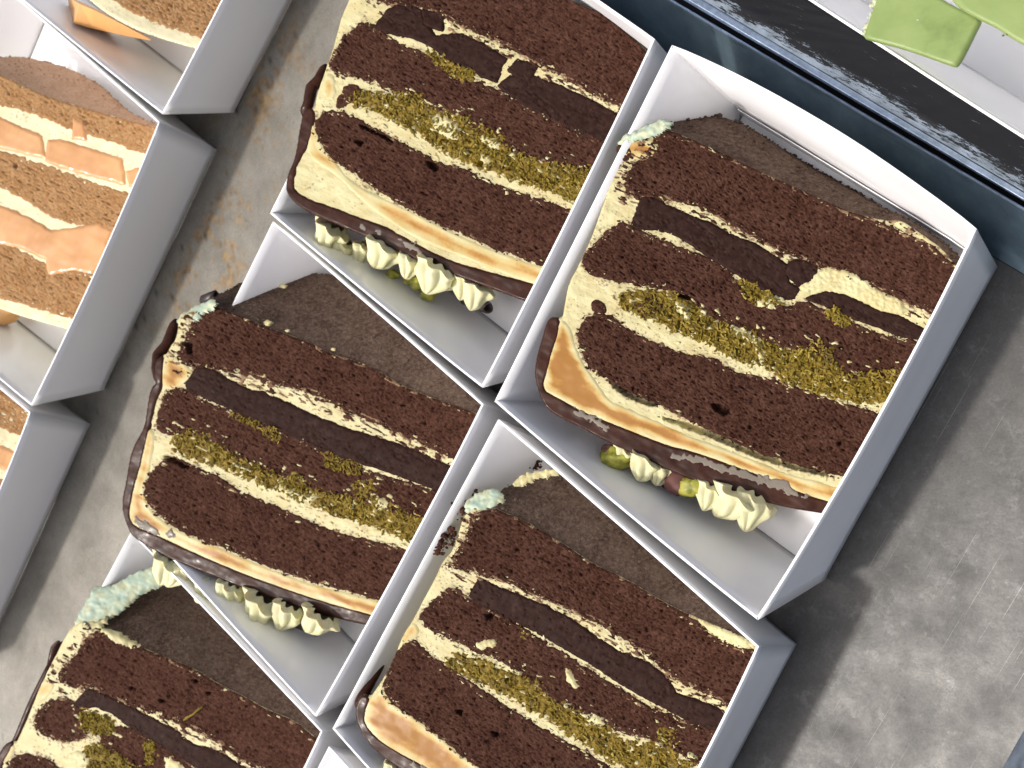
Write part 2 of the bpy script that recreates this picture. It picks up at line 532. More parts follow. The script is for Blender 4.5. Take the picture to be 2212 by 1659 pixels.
            if attr is None: attr = np.zeros(len(h))
        elif kind == 'gel':
            h = h + 1.6 * noise(u / 26, v / 90, sd_ + 5) + .8 * noise(u / 9, v / 60, sd_ + 6)
            keep = dd > -4
        else:
            h = h + 2.4 * fbm(x / 9, y / 9, sd_ + 5, 3)
            keep = dd > -4
        # crumbs and smears dragged by the knife
        o = s.emit(name, h, keep, material, attr, parent)
        if not hasattr(s, 'top'): s.top = s.base_h.copy()
        s.top = np.where(keep, np.maximum(s.top, h), s.top)
        return o

    def smears(s, poly, name, material, width, thr, seed, rise=3.4, span=(17, 6), forbid=None, inner=99):
        """torn bits dragged across the border of a layer by the knife"""
        ds_ = bsdf(smooth(poly, 1), s.P); dist = np.abs(ds_)
        n = fbm(s.u / span[0], s.v / span[1], seed, 3)
        d = np.minimum(np.minimum(width - dist, 16 * (n - thr)), inner - ds_)
        if forbid is not None:
            for p in forbid: d = np.minimum(d, -bsdf(smooth(p, 1), s.P, 20) - 2)
        x, y = s.P[:, 0], s.P[:, 1]
        h = s.top + np.clip(d, -3, 0) * 1.3 + rise * np.clip(d / 4, 0, 1) ** .7 - .6 + .8 * noise(x / 4, y / 4, seed + 3)
        keep = d > -3
        o = s.emit(name, h, keep, material, np.zeros(len(h)))
        if o: stuff(o)
        s.top = np.where(keep, np.maximum(s.top, h), s.top)
        return o

    def point(s, x, y, lift=0):
        i = np.argmin((s.P[:, 0] - x) ** 2 + (s.P[:, 1] - y) ** 2)
        return s.plane.at([(x, y)])[0] + s.plane.n * (s.top[i] + lift) * UPX

    def skirt(s, name, pts, material, zdrop=None, rough=1.5, step=5):
        p = resample(pts, step)
        top = s.plane.at(p) - s.plane.n * s.r * UPX
        n = len(p); K = 14; V = []; 
        for b in range(K + 1):
            f = b / K
            k_ = 1 - (1 - s.shrink) * f ** .8
            q = s.c + (top - s.c) * k_
            q[:, 2] = top[:, 2] * (1 - f) + .002 * f
            w = rough * UPX * fbm(np.arange(n) * step / 14., np.full(n, f * 9), s.seed + 11, 3)
            dir_ = (q - s.c); dir_[:, 2] = 0; dir_ /= np.linalg.norm(dir_, axis=1)[:, None] + 1e-9
            q = q + dir_ * w[:, None] * min(1, f * 6)
            V.append(q)
        V = np.vstack(V)
        F = np.array([(b * n + a, b * n + a + 1, (b + 1) * n + a + 1, (b + 1) * n + a) for b in range(K) for a in range(n - 1)])
        return mesh_obj(name, V, F, material, s.root, True, np.zeros(len(V)))

    def underside(s, low, zlow, material, name='sponge_underside', bulge=.0016):
        """the broad brown face of the cake's foot, between the cut edge and where it meets the box floor"""
        n = 260; K = 70
        a = resample(s.cut, n=n); b = resample(smooth(low, 2, False), n=n)
        A = s.plane.at(a) - s.plane.n * s.r * UPX
        B = np.array([on_z(b[i:i + 1], zlow if np.isscalar(zlow) else zlow[1] + (zlow[0] - zlow[1]) * max(0, 1 - i / (n - 1) / .5) ** 1.3)[0] for i in range(n)])
        nn = np.cross(A[-1] - A[0], B[n // 2] - A[n // 2]); nn /= np.linalg.norm(nn)
        if nn @ (CAM - A[n // 2]) < 0: nn = -nn
        V = []
        uu = np.linspace(0, n * 3.2, n)
        for k_ in range(K + 1):
            f = k_ / K
            q = A * (1 - f) + B * f
            w = 1.2 * fbm(uu / 30, np.full(n, f * 12), s.seed + 21, 2) + .9 * noise(uu / 4.5, np.full(n, f * 60), s.seed + 22) \
                - 1.8 * np.clip(noise(uu / 7, np.full(n, f * 40), s.seed + 23) - .45, 0, 1) * 3
            q = q + nn * (w * UPX * min(1, f * 8))[:, None] + nn * bulge * math.sin(math.pi * f)
            V.append(q)
        V = np.vstack(V)
        F = np.array([(j * n + i, j * n + i + 1, (j + 1) * n + i + 1, (j + 1) * n + i) for j in range(K) for i in range(n - 1)])
        s.usA, s.usB, s.usn = A, B, nn
        rs = np.random.RandomState(s.seed); pts = []
        for _ in range(420):
            i = rs.randint(3, n - 3); f = rs.rand() ** .7
            if rs.rand() < .35: f = 1 - rs.rand() * .03
            pts.append(A[i] * (1 - f) + B[i] * f + nn * (bulge * math.sin(math.pi * f) + rs.uniform(0, .0003)))
        crumbs('loose_crumbs', pts, material, s.root, (.0002, .00055))
        return mesh_obj(name, V, F, material, s.root, True, np.zeros(len(V)))

    def under_point(s, t, f, lift=0.):
        i = int(t * (len(s.usA) - 1))
        return s.usA[i] * (1 - f) + s.usB[i] * f + s.usn * lift


# ---- small loose bits -------------------------------------------------------
def sticks(name, pts_dirs, material, parent, r=(.00012, .00022)):
    V, F = [], []
    for p, d, n in pts_dirs:
        L = len(V); t = np.cross(d, n); t /= np.linalg.norm(t) + 1e-9
        rr = random.uniform(*r)
        bend = t * random.uniform(-.35, .35) * np.linalg.norm(d)
        for f in (-.5, 0, .5):
            c = p + d * f + bend * (.25 - f * f) + n * random.uniform(0, .0002)
            for a in range(4):
                an = a * math.pi / 2 + .6
                V.append(c + (t * math.cos(an) + n * math.sin(an)) * rr * (1.5 if a % 2 else .8))
        for k_ in range(2):
            for a in range(4):
                F.append((L + k_ * 4 + a, L + k_ * 4 + (a + 1) % 4, L + (k_ + 1) * 4 + (a + 1) % 4, L + (k_ + 1) * 4 + a))
        F.append((L + 3, L + 2, L + 1, L)); F.append((L + 8, L + 9, L + 10, L + 11))
    return stuff(mesh_obj(name, V, F, material, parent, False))


ICO_V = None


def _ico():
    global ICO_V, ICO_F
    import bmesh
    bm = bmesh.new(); bmesh.ops.create_icosphere(bm, subdivisions=1, radius=1)
    ICO_V = np.array([v.co[:] for v in bm.verts]); ICO_F = np.array([[v.index for v in f.verts] for f in bm.faces]); bm.free()


_ico()


def crumbs(name, pts, material, parent, size=(.0003, .0008)):
    V, F = [], []
    r = np.random.RandomState(len(pts))
    for p in pts:
        s_ = r.uniform(*size) * (1 if r.rand() < .85 else 1.7)
        v = ICO_V * (1 + .5 * (r.rand(len(ICO_V), 1) - .5)) * s_ * np.array([1, r.uniform(.6, 1), r.uniform(.5, .9)])
        V.append(v + p); F.append(ICO_F + len(F) * len(ICO_V))
    return stuff(mesh_obj(name, np.vstack(V), np.vstack(F), material, parent, True))


def blob(name, c, size, material, parent, seed=0, sub=3, amp=.25, axis=None, freq=1.2):
    import bmesh
    bm = bmesh.new(); bmesh.ops.create_icosphere(bm, subdivisions=sub, radius=1)
    V = np.array([v.co[:] for v in bm.verts]); F = np.array([[v.index for v in f.verts] for f in bm.faces]); bm.free()
    w = 1 + amp * fbm(V[:, 0] * freq + V[:, 2] * .7, V[:, 1] * freq - V[:, 2] * .9, seed, 3)
    V = V * w[:, None] * np.asarray(size)
    if axis is not None:
        q = np.array(Vector(axis).to_track_quat('Z', 'Y').to_matrix()); V = V @ q.T
    return mesh_obj(name, V + c, F, material, parent, True)


def rosette(c, axis, r, L, parent, seed=0, lobes=7):
    """piped star-nozzle swirl: ridged coil that narrows to a peak"""
    axis = np.asarray(axis, float); axis /= np.linalg.norm(axis)
    q = np.array(Vector(tuple(axis)).to_track_quat('Z', 'Y').to_matrix())
    rs = np.random.RandomState(seed); N, K = 112, 56; V = []
    tilt = rs.uniform(-.25, .25, 2)
    for k_ in range(K + 1):
        t = k_ / K
        prof = (1 - t) ** .62 * min(1, .5 + t * 3.5) * (1 + .09 * math.sin(t * math.pi * 3.2 + seed))
        for a in range(N):
            th = a / N * 2 * math.pi
            tw = th * lobes + t * 6.0 + seed
            ridge = abs(math.cos(tw / 2)) ** 1.2
            rr = r * prof * (.84 + .20 * ridge) * (1 + .07 * math.sin(th * 2 + seed))
            z = L * (t + .05 * math.sin(th + t * 9) * (1 - t)) + .05 * L * math.cos(tw) * (1 - t)
            V.append((rr * math.cos(th) + tilt[0] * L * t * t, rr * math.sin(th) + tilt[1] * L * t * t, z))
    V = np.array(V) @ q.T + c
    F = np.array([(k_ * N + a, k_ * N + (a + 1) % N, (k_ + 1) * N + (a + 1) % N, (k_ + 1) * N + a) for k_ in range(K) for a in range(N)])
    return mesh_obj('cream_rosette', V, F, ROSE, parent, True)


def tube(name, a, b, r, thick, material, parent, n=24):
    a, b = np.asarray(a, float), np.asarray(b, float); ax = b - a; L = np.linalg.norm(ax)
    q = np.array(Vector(tuple(ax)).to_track_quat('Z', 'Y').to_matrix()); V = []
    rings = [(r, 0), (r * 1.02, L * .5), (r, L), (r - thick, L), (r - thick, L * .5), (r - thick, 0)]
    for rr, z in rings:
        for i in range(n):
            th = i / n * 2 * math.pi
            k_ = 1 + .05 * math.sin(3 * th)
            V.append((rr * k_ * math.cos(th), rr * k_ * math.sin(th), z + .0004 * math.sin(2 * th)))
    V = np.array(V) @ q.T + a
    m_ = len(rings)
    F = np.array([(k_ * n + i, k_ * n + (i + 1) % n, ((k_ + 1) % m_) * n + (i + 1) % n, ((k_ + 1) % m_) * n + i) for k_ in range(m_) for i in range(n)])
    return mesh_obj(name, V, F, material, parent, True)


def lump(s, name, poly, anchors, material, thick=9, jag=6, seed=0, attr=None, step=2.6):
    """a soft lump of cream or crumb with its own outline and real thickness"""
    poly = smooth(poly, 1)
    if anchors == 'under':
        n, K = 480, 150
        idx_ = np.linspace(-.28, 1, n) * (len(s.usA) - 1); m0 = len(s.usA) // 10
        q = np.arange(len(s.usA))
        A = np.stack([np.interp(idx_, q, s.usA[:, i]) for i in range(3)], 1); B = np.stack([np.interp(idx_, q, s.usB[:, i]) for i in range(3)], 1)
        ex = np.clip(-idx_, 0, None)[:, None] / m0; A = A + (s.usA[0] - s.usA[m0]) * ex; B = B + (s.usA[0] - s.usA[m0]) * ex
        f = np.linspace(-.35, 1.06, K)[:, None, None]
        Q = (A[None] * (1 - f) + B[None] * f).reshape(-1, 3)
        cc = (Q - CAM) @ ROT.T
        # world -> photo units
        cc = (Q - CAM) @ np.linalg.inv(ROT.T)
        P = np.stack([CX + FPX * cc[:, 0] / -cc[:, 2], CY - FPX * cc[:, 1] / -cc[:, 2]], 1)
        d = sdf(poly, P) + jag * fbm(P[:, 0] / 13, P[:, 1] / 13, seed, 3)
        h = thick * (1 - np.exp(-np.clip(d, 0, 99) / (thick * .8))) + np.clip(d, -3, 0) * 3 + 2.4 * fbm(P[:, 0] / 22, P[:, 1] / 20, seed + 2, 3) + 1
        act = (d > -3).reshape(K, n); I = np.arange(K * n).reshape(K, n)
        m_ = act[:-1, :-1] & act[1:, :-1] & act[1:, 1:] & act[:-1, 1:]
        F = np.stack([I[:-1, :-1][m_], I[1:, :-1][m_], I[1:, 1:][m_], I[:-1, 1:][m_]], 1)
        if not len(F): return
        used = np.unique(F); mp = np.full(K * n, -1); mp[used] = np.arange(len(used))
        return mesh_obj(name, Q[used] + s.usn * (h[used] * UPX)[:, None], mp[F], material, s.root, True, np.zeros(len(used)))
    pl = Plane(anchors)
    lo = poly.min(0) - 8; hi = poly.max(0) + 8
    xs = np.arange(lo[0], hi[0], step); ys = np.arange(lo[1], hi[1], step)
    gx, gy = np.meshgrid(xs, ys); P = np.stack([gx.ravel(), gy.ravel()], 1)
    d = sdf(poly, P) + jag * fbm(P[:, 0] / 11, P[:, 1] / 11, seed, 3)
    h = thick * (1 - np.exp(-np.clip(d, 0, 99) / (thick * .8))) + np.clip(d, -3, 0) * 3 + 3.2 * fbm(P[:, 0] / 19, P[:, 1] / 15, seed + 2, 3) - 1
    act = (d > -3).reshape(len(ys), len(xs)); I = np.arange(len(P)).reshape(len(ys), len(xs))
    q = act[:-1, :-1] & act[1:, :-1] & act[1:, 1:] & act[:-1, 1:]
    F = np.stack([I[:-1, :-1][q], I[1:, :-1][q], I[1:, 1:][q], I[:-1, 1:][q]], 1)
    if not len(F): return
    used = np.unique(F); mp = np.full(len(P), -1); mp[used] = np.arange(len(used))
    V = pl.at(P[used]) + pl.n * (h[used] * UPX)[:, None]
    return mesh_obj(name, V, mp[F], material, s.root, True, np.zeros(len(V)) if attr is None else np.full(len(V), attr))
def tf(ox, oy, s): return lambda *p: [(ox + s * x, oy + s * y) for x, y in p]


R1 = tf(1042.4, 54.9, .529); R2 = tf(1042.4, 658.3, .3472); R3 = tf(548.6, 0, .41); R4 = tf(219.4, 493.7, .3968)
R5 = tf(0, 0, .2976); R6 = tf(0, 438.9, .5292); R7 = tf(0, 1097.2, .3968); R8 = tf(658.3, 932.6, .496)
R9 = tf(1371.5, 0, .3803); R10 = tf(1810.4, 0, .18155)

# ------------------------------------------------------------------ table and trays
table_m = mat('table_top', (.03, .03, .033), .6)
V = [(-3, -3, -.006), (3, -3, -.006), (3, 3, -.006), (-3, 3, -.006)]
tb = mesh_obj('table_top', V, [(0, 1, 2, 3)], table_m, None, False); tb['kind'] = 'structure'

ALU = mat('worn_aluminium', (.3, .3, .3), .5, .4, metal=.45); k = NB(ALU)
c1 = k.ramp(k.noise(95, 10, .8), [(.30, (.072, .070, .066)), (.5, (.090, .088, .084)), (.68, (.112, .110, .105))])
c1 = k.mix(k.math('MULTIPLY', k.attr('painted_sheen'), 1.), c1, k.ramp(k.noise(45, 6, .7), [(.3, (.175, .163, .138)), (.7, (.285, .270, .235))]))  # window reflection on the tray's left side, put into the base colour
white = k.ramp(k.noise(110, 10, .82), [(.54, g3(0.)), (.66, g3(1.))])
c1 = k.mix(k.math('MULTIPLY', white, .42), c1, (.22, .218, .212))
AX = math.atan2(*( (W((1637, 1340)) - W((2110, 495)))[[1, 0]] ))
scr = k.ramp(k.noise(60, 2, .4, stretch=(3.2, .012, 1, AX)), [(.735, g3(0.)), (.75, g3(1.))])
c1 = k.mix(k.math('MULTIPLY', scr, .40), c1, (.55, .54, .51))
fine = k.ramp(k.noise(400, 3, .6, stretch=(2.0, .04, 1, AX + .12)), [(.3, g3(.80)), (.7, g3(1.15))])
c1 = k.mix(.6, c1, fine, 'MULTIPLY')
c1 = k.mix(.8, c1, k.ramp(k.noise(1300, 5, .8), [(.32, g3(.80)), (.68, g3(1.22))]), 'MULTIPLY')
spk = k.ramp(k.noise(480, 4, .7), [(.67, g3(0.)), (.73, g3(1.))])
c1 = k.mix(k.math('MULTIPLY', spk, .8), c1, (.055, .05, .045))
c1 = k.mix(k.attr('rust'), c1, k.ramp(k.noise(230, 3), [(.35, (.16, .085, .025)), (.65, (.36, .24, .11))]))
c1 = k.mix(k.attr('grime'), c1, (.035, .032, .028))
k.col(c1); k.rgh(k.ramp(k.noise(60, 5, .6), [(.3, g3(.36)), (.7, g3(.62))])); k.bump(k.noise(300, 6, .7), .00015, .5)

tc = W((1106, 830))
tray = thing('metal_tray', 'worn grey metal baking tray under the white cake boxes', 'tray', (tc[0], tc[1], 0))
B1 = [(1466, 152), (1810, 357), (2212, 592)]
bw = [W(p) for p in B1]; dirw = bw[2] - bw[0]; dirw /= np.linalg.norm(dirw)
nrm = np.array([-dirw[1], dirw[0], 0])
if nrm @ (W((1106, 830)) - bw[0]) < 0: nrm = -nrm
# base sheet, in coordinates along the edge and away from it
na, nb = 300, 330
aa = np.linspace(-.42, .34, na); bb = np.linspace(0, .62, nb)
GA, GB = np.meshgrid(aa, bb)
Vb = bw[1] + GA.ravel()[:, None] * dirw + GB.ravel()[:, None] * nrm
fx, fy = Vb[:, 0], Vb[:, 1]
Vb[:, 2] = .00035 * noise(fx * 14, fy * 14, 4) + .0001 * noise(fx * 50, fy * 50, 5) - .0004
idx = np.arange(na * nb).reshape(nb, na)
Fb = np.stack([idx[:-1, :-1].ravel(), idx[:-1, 1:].ravel(), idx[1:, 1:].ravel(), idx[1:, :-1].ravel()], 1)
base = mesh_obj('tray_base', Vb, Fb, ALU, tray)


def add_attr(o, name, val):
    a = o.data.attributes.new(name, 'FLOAT', 'POINT'); a.data.foreach_set('value', np.asarray(val, np.float32))


def along(a_px, b_px, P):
    """distance (m) from the line through two photo points"""
    a, b = W(a_px), W(b_px); e = (b - a)[:2]; e /= np.linalg.norm(e)
    return (P[:, 0] - a[0]) * -e[1] + (P[:, 1] - a[1]) * e[0]


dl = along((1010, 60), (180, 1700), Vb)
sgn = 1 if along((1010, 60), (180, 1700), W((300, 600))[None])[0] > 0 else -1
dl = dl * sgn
add_attr(base, 'painted_sheen', np.clip((dl + .045) / .06 + .25 * noise(fx * 40, fy * 40, 8), 0, 1))  # mask of the painted reflection, stronger towards the left
rn = fbm(fx * 330, fy * 330, 12, 3) + .8 * noise(fx * 60, fy * 60, 14)
r1 = np.exp(-(np.hypot(fx - W((545, 160))[0], fy - W((545, 160))[1]) / .030) ** 2)
r2 = np.exp(-(np.hypot(fx - W((440, 560))[0], fy - W((440, 560))[1]) / .040) ** 2)
add_attr(base, 'rust', np.clip((rn - .45 + .6 * r1 + .35 * r2) * 4, 0, .85) * np.clip(r1 + r2, 0, 1))
gd = np.exp(-(np.abs(along((430, 440), (20, 1250), Vb)) / .009) ** 2)
gr = fbm(fx * 380, fy * 380, 15, 3)
add_attr(base, 'grime', np.clip((gr - .72 + .30 * gd) * 4, 0, .7))

WALLM = mat('tray_side_metal', (.13, .16, .19), .42, .5, metal=.5); k = NB(WALLM)
k.col(k.ramp(k.noise(70, 6, .65), [(.3, (.10, .145, .18)), (.6, (.18, .25, .29)), (.8, (.27, .34, .38))]))
k.bump(k.noise(160, 5, .6), .0003, .5); k.rgh(k.ramp(k.noise(90, 4), [(.3, g3(.28)), (.7, g3(.5))]))
EDGEM = mat('tray_edge_metal', (.42, .52, .66), .32, .5, metal=.8); k = NB(EDGEM)
k.col(k.ramp(k.noise(200, 6, .7), [(.3, (.25, .31, .40)), (.6, (.46, .56, .70)), (.8, (.62, .72, .85))]))
k.bump(k.noise(500, 5, .6), .0002, .6)


def strip(name, lines, material, parent, wob=.0001, attr=None, n=160, m=6):
    """surface through successive photo lines [(p0, p1, z), ...] prolonged along the tray edge"""
    rows = []
    for (p0, p1, z) in lines:
        a, b = W(p0, z), W(p1, z); d = b - a
        rows.append((a - d * .55, b + d * .35))
    V = []; S = []; rr = []
    for i in range(len(rows) - 1):
        for j in range(m + (1 if i == len(rows) - 2 else 0)):
            f = j / m
            A = rows[i][0] * (1 - f) + rows[i + 1][0] * f; B = rows[i][1] * (1 - f) + rows[i + 1][1] * f
            rr.append(i + f)
            for s_ in range(n):
                t_ = s_ / (n - 1)
                V.append(A * (1 - t_) + B * t_ + np.array([0, 0, wob * noise(t_ * 40, (i + f) * 3, 6)]))
                S.append((t_, i + f))
    K = len(rr)
    F = np.array([(a * n + b, a * n + b + 1, (a + 1) * n + b + 1, (a + 1) * n + b) for a in range(K - 1) for b in range(n - 1)])
    return mesh_obj(name, V, F, material, parent), np.array(S)


ZT = .020
L = lambda dy, z: ((1466, 0 + dy), (2212, 441 + dy), z)
strip('side_wall', [((1466, 152), (2212, 592), -.0002), ((1466, 120), (2212, 558), .003), ((1466, 22), (2212, 466), ZT - .002), L(15, ZT)], WALLM, tray, .0003)
strip('rolled_rim', [L(15, ZT + .0001), L(11, ZT + .0008), L(7, ZT), L(8, ZT - .014)], EDGEM, tray, .0001)
a_, b_ = W((2110, 1759)), W((2300, 1419))
dd_ = b_ - a_
V = [a_ - dd_, b_ + dd_, b_ + dd_ + [.012, -.006, .02], a_ - dd_ + [.012, -.006, .02]]
mesh_obj('end_wall', V, [(0, 1, 2, 3)], EDGEM, tray, False)

t2c = W((2100, 60))
tray2 = thing('metal_tray', 'blue-grey metal tray with worn black coating on its edge, holding the green cake box', 'tray', (t2c[0], t2c[1], 0))
COAT = mat('worn_black_coating', (.012, .013, .016), .5, .12); k = NB(COAT)
ed = k.attr()
fl = k.noise(170, 10, .82, stretch=(1.6, .22, 1, math.atan2(dirw[1], dirw[0])))
fac = k.math('ADD', ed, k.math('MULTIPLY', k.math('SUBTRACT', fl, .5), 2.2))
msk = k.ramp(fac, [(.49, g3(0.)), (.52, g3(1.))])
sc2 = k.ramp(k.noise(330, 5, .75, stretch=(2.5, .10, 1, math.atan2(dirw[1], dirw[0]) + .06)), [(.66, g3(0.)), (.69, g3(1.))])
colr = k.mix(msk, k.ramp(k.noise(160, 4), [(.3, (.13, .16, .19)), (.7, (.26, .31, .38))]), (.010, .0105, .013))
colr = k.mix(k.math('MULTIPLY', sc2, .55), colr, (.35, .37, .40))
k.col(colr); k.bump(msk, .0002, .5)
k.rgh(k.ramp(k.noise(200, 4), [(.3, g3(.42)), (.7, g3(.6))]))
fl_o, S = strip('coated_flange', [((1484, -21), (2212, 414), ZT), ((1500, -45), (2212, 380), ZT + .0006),
                                  ((1752, 0), (2212, 297), ZT), ((1762, -6), (2222, 291), 0.001)], COAT, tray2, .0001, m=10)
fr = np.where(S[:, 1] < 1, S[:, 1] * .30, .30 + (S[:, 1] - 1) * .70)
add_attr(fl_o, 'mixv', np.clip(fr * 1.25 + .30, 0, 1.6))
strip('flange_edge', [((1466, -8), (2212, 433), ZT - .016), ((1466, -6), (2212, 435), ZT - .0005), ((1470, -10), (2212, 431), ZT + .0008), ((1482, -20), (2212, 417), ZT + .0004), ((1490, -26), (2212, 409), ZT - .003)], EDGEM, tray2, .00003)

# ------------------------------------------------------------------ the boxes
bows = (.0036, .0022, .0006, 0.)
boxA = make_box('large white box at the right with its top wall bowed outwards, nearest the tray edge', [(1452, 97), (2110, 495), (1637, 1340), (1068, 866)],
                bow=bows, base=[(1607, 243), (2155, 577), (1782, 1252), (1262, 870)], flap=True)
boxC = make_box('white box at the top centre, its cake slice cut off by the top edge', [(930, -235), (1415, 85), (1042, 838), (583, 460)],
                bow=(.001, .001, .0004, 0.))
boxB = make_box('white box left of centre, holding the chocolate slice that leans out over the tray', [(590, 478), (1045, 874), (682, 1549), (282, 1105)],
                bow=(.0004, .0012, .0004, .0))
boxD = make_box('white box at the bottom centre, below the large right box', [(1077, 905), (1640, 1397), (1245, 2142), (718, 1573)],
                bow=(.0004, .0016, .0008, 0.), inset=(.0045, .006))
boxE = make_box('white box in the lower left corner, holding the slice with sky-tinted cream', [(284, 1148), (697, 1580), (345, 2250), (-62, 1790)],
                bow=(.0004, .0018, .0004, 0.))
boxK = make_box('white box at the bottom edge, only its upper corner in view', [(711, 1612), (1150, 2095), (820, 2750), (370, 2270)], bow=(0, 0, 0, 0))
boxF = make_box('white box at the left edge holding the golden slice with two orange layers', [(-48, -78), (345, 264), (68, 877), (-300, 560)],
                bow=(.0004, .0022, .0004, 0.), inset=(.007, .007))
boxG = make_box('white box in the upper left corner holding the slice with an orange topping piece', [(240, -600), (620, -290), (351, 247), (-45, -78)],
                bow=(.0004, .0016, .0004, 0.), inset=(.007, .007))
boxH = make_box('white box at the left edge below the others, mostly its right wall in view', [(-305, 590), (66, 891), (-195, 1480), (-560, 1180)],
                bow=(.0004, .0030, .0004, 0.), inset=(.007, .007))
boxJ = make_box('white box in the upper right corner holding two green cakes', [(1950, -750), (2760, -230), (2400, 419), (1600, -98)],
                bow=(0, 0, .0004, 0.))

# ------------------------------------------------------------------ chocolate slices
CAKES = 'chocolate pistachio cake slices in white boxes'


def slice_root(label, box, cat='cake slice', name='chocolate_cake_slice', group=CAKES):
    c = t_info[box.name][0]
    return thing(name, label, cat, (c[0], c[1], .0015), group), c


def build(s, sponges, ganaches, pist, caramels, glaze_in, creams=(), chunks=(), greys=()):
    polys = [p for p in sponges]
    s.near = np.full(len(s.P), 99.)
    for p in polys:
        s.near = np.minimum(s.near, np.abs(bsdf(np.asarray(p, float), s.P)))
    s.inside = np.full(len(s.P), -99.)
    for p in polys + list(ganaches) + list(pist): s.inside = np.maximum(s.inside, bsdf(smooth(p, 1), s.P, 8))
    s.frosting()
    for p in caramels: s.layer('caramel_layer', p, CAR, 'caramel')
    for p in sponges: s.layer('sponge_layer', p, SP_DK, 'sponge')
    for p in ganaches: s.layer('ganache_slab', p, GAN, 'ganache', rise=4.2, smoothk=0)
    for p in pist: s.layer('pistachio_filling', p, PIS, 'pistachio', rise=2.6)
    sd_ = s.seed
    for i, p in enumerate(sponges):
        s.smears(p, 'stained_smears', SMEAR, 32 if i == 0 else 12, .16 if i == 0 else .34, sd_ + 40 + i, forbid=ganaches + pist, span=(20, 8), rise=2.6, inner=5)
        s.smears(p, 'sponge_smears', SP_DK, 28 if i == 0 else 14, .22 if i == 0 else .40, sd_ + 50 + i, forbid=ganaches + pist, span=(24, 9), inner=8)
        s.smears(p, 'cream_smears', CREAM, 8, .52, sd_ + 60 + i, rise=3.0, span=(22, 10), forbid=ganaches)
    for i, p in enumerate(ganaches[:3]):
        s.smears(p, 'ganache_smears', GAN, 8, .34, sd_ + 70 + i, rise=2.2, span=(14, 9))
    for i, p in enumerate(pist[:1]):
        s.smears(p, 'filling_smears', PIS, 13, .30, sd_ + 80 + i, rise=2.5, span=(18, 14))
        s.smears(p, 'cream_smears', CREAM, 28, .42, sd_ + 90 + i, rise=5.5, span=(24, 12), forbid=ganaches)
    for p in creams: s.layer('cream_smear', p, CREAM, 'cream', rise=6.5)
    gp = np.vstack([s.glz, np.asarray(glaze_in, float)])
    s.layer('chocolate_glaze', gp, GLZ, 'glaze', rise=3.2, jag=.8, smoothk=1)
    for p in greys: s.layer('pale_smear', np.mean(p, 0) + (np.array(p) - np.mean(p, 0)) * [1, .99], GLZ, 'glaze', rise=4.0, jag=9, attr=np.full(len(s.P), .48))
    s.skirt('frosting_side', s.left, CREAM); s.skirt('frosting_tip', s.right, CREAM); s.skirt('glaze_side', s.glz, GLZ, rough=.15)


def strew(s, polys, n, ndark=0, seed=1, size=(5, 12)):
    """pastry strands over the pistachio filling, each a thin shred"""
    rs = np.random.RandomState(seed); random.seed(seed)
    out = []
    for poly in polys:
        poly = smooth(poly, 1); lo, hi = poly.min(0), poly.max(0)
        A = np.prod(hi - lo); m = int(n * .6)
        P = rs.rand(m * 3, 2) * (hi - lo) + lo
        d = sdf(poly, P) + 7 * fbm(P[:, 0] / 13, P[:, 1] / 13, seed, 2)
        dens = noise(P[:, 0] / 22, P[:, 1] / 16, seed + 3)
        P = P[(d > -5) & (dens > -.35)][:m]
        for p in P:
            x, y = p
            if not (-40 < x < 2250 and -40 < y < 1700): continue
            i = np.argmin((s.P[:, 0] - x) ** 2 + (s.P[:, 1] - y) ** 2)
            if s.d[i] < 3: continue
            q = s.W[i] + s.plane.n * (s.top[i] + rs.uniform(-1.4, 2.2)) * UPX
            a = rs.rand() * 6.28; ln = rs.uniform(*size) * UPX * (1.6 if rs.rand() < .12 else 1)
            e1 = np.cross(s.plane.n, [0, 1, 0]); e1 /= np.linalg.norm(e1); e2 = np.cross(s.plane.n, e1)
            dd = (e1 * math.cos(a) + e2 * math.sin(a)) * ln + s.plane.n * ln * rs.uniform(-.5, .7)
            out.append((q, dd, s.plane.n))
    return sticks('pastry_strands', out, STRAND, s.root, (.00018, .00034))


def scatter_on(s, name, n, material, seed, size, zone=None, cond=None):
    rs = np.random.RandomState(seed)
    m = s.d > 8
    if cond is not None: m &= cond
    I = np.nonzero(m)[0]
    if not len(I): return
    I = rs.choice(I, n)
    pts = s.W[I] + s.plane.n * (s.top[I] * UPX)[:, None]
    return crumbs(name, pts, material, s.root, size)


def near_band(s, poly, w):
    d = bsdf(smooth(poly, 1), s.P); return np.abs(d) < w


def cord(a, b): return [a, b]


# ---- A : big slice, right ----------------------------------------------------
rA, cA = slice_root('large chocolate slice in the right box, caramel-brown corner above its glaze', boxA)
cutA = R1((720, 425), (745, 420), (830, 455), (960, 512), (1100, 582), (1300, 672), (1500, 762), (1650, 800), (1700, 790), (1790, 850), (1880, 915), (1915, 965), (1970, 1000))
rightA = R1((2020, 1030), (1795, 1400), (1590, 1800), (1430, 2080)) 
glzA = R2((2180, 1315), (2115, 1300), (1900, 1265), (1700, 1215), (1500, 1160), (1330, 1105), (1200, 1050), (1050, 980), (870, 900), (700, 815), (600, 760), (480, 705), (400, 650), (355, 570), (325, 470), (322, 400), (340, 300), (370, 200), (395, 110), (425, 75), (465, 80))
leftA = R1((323, 1190), (335, 1120), (350, 1050), (395, 970), (440, 870), (480, 760), (520, 640), (548, 540), (543, 495), (560, 470), (620, 440), (700, 432))
H = RIM
sA = Slice(rA, cutA, rightA, glzA, leftA, [(1340, 300, H * .96), (1160, 760, H * .98), (1990, 600, H * .30)], None, cA, None, seed=11)
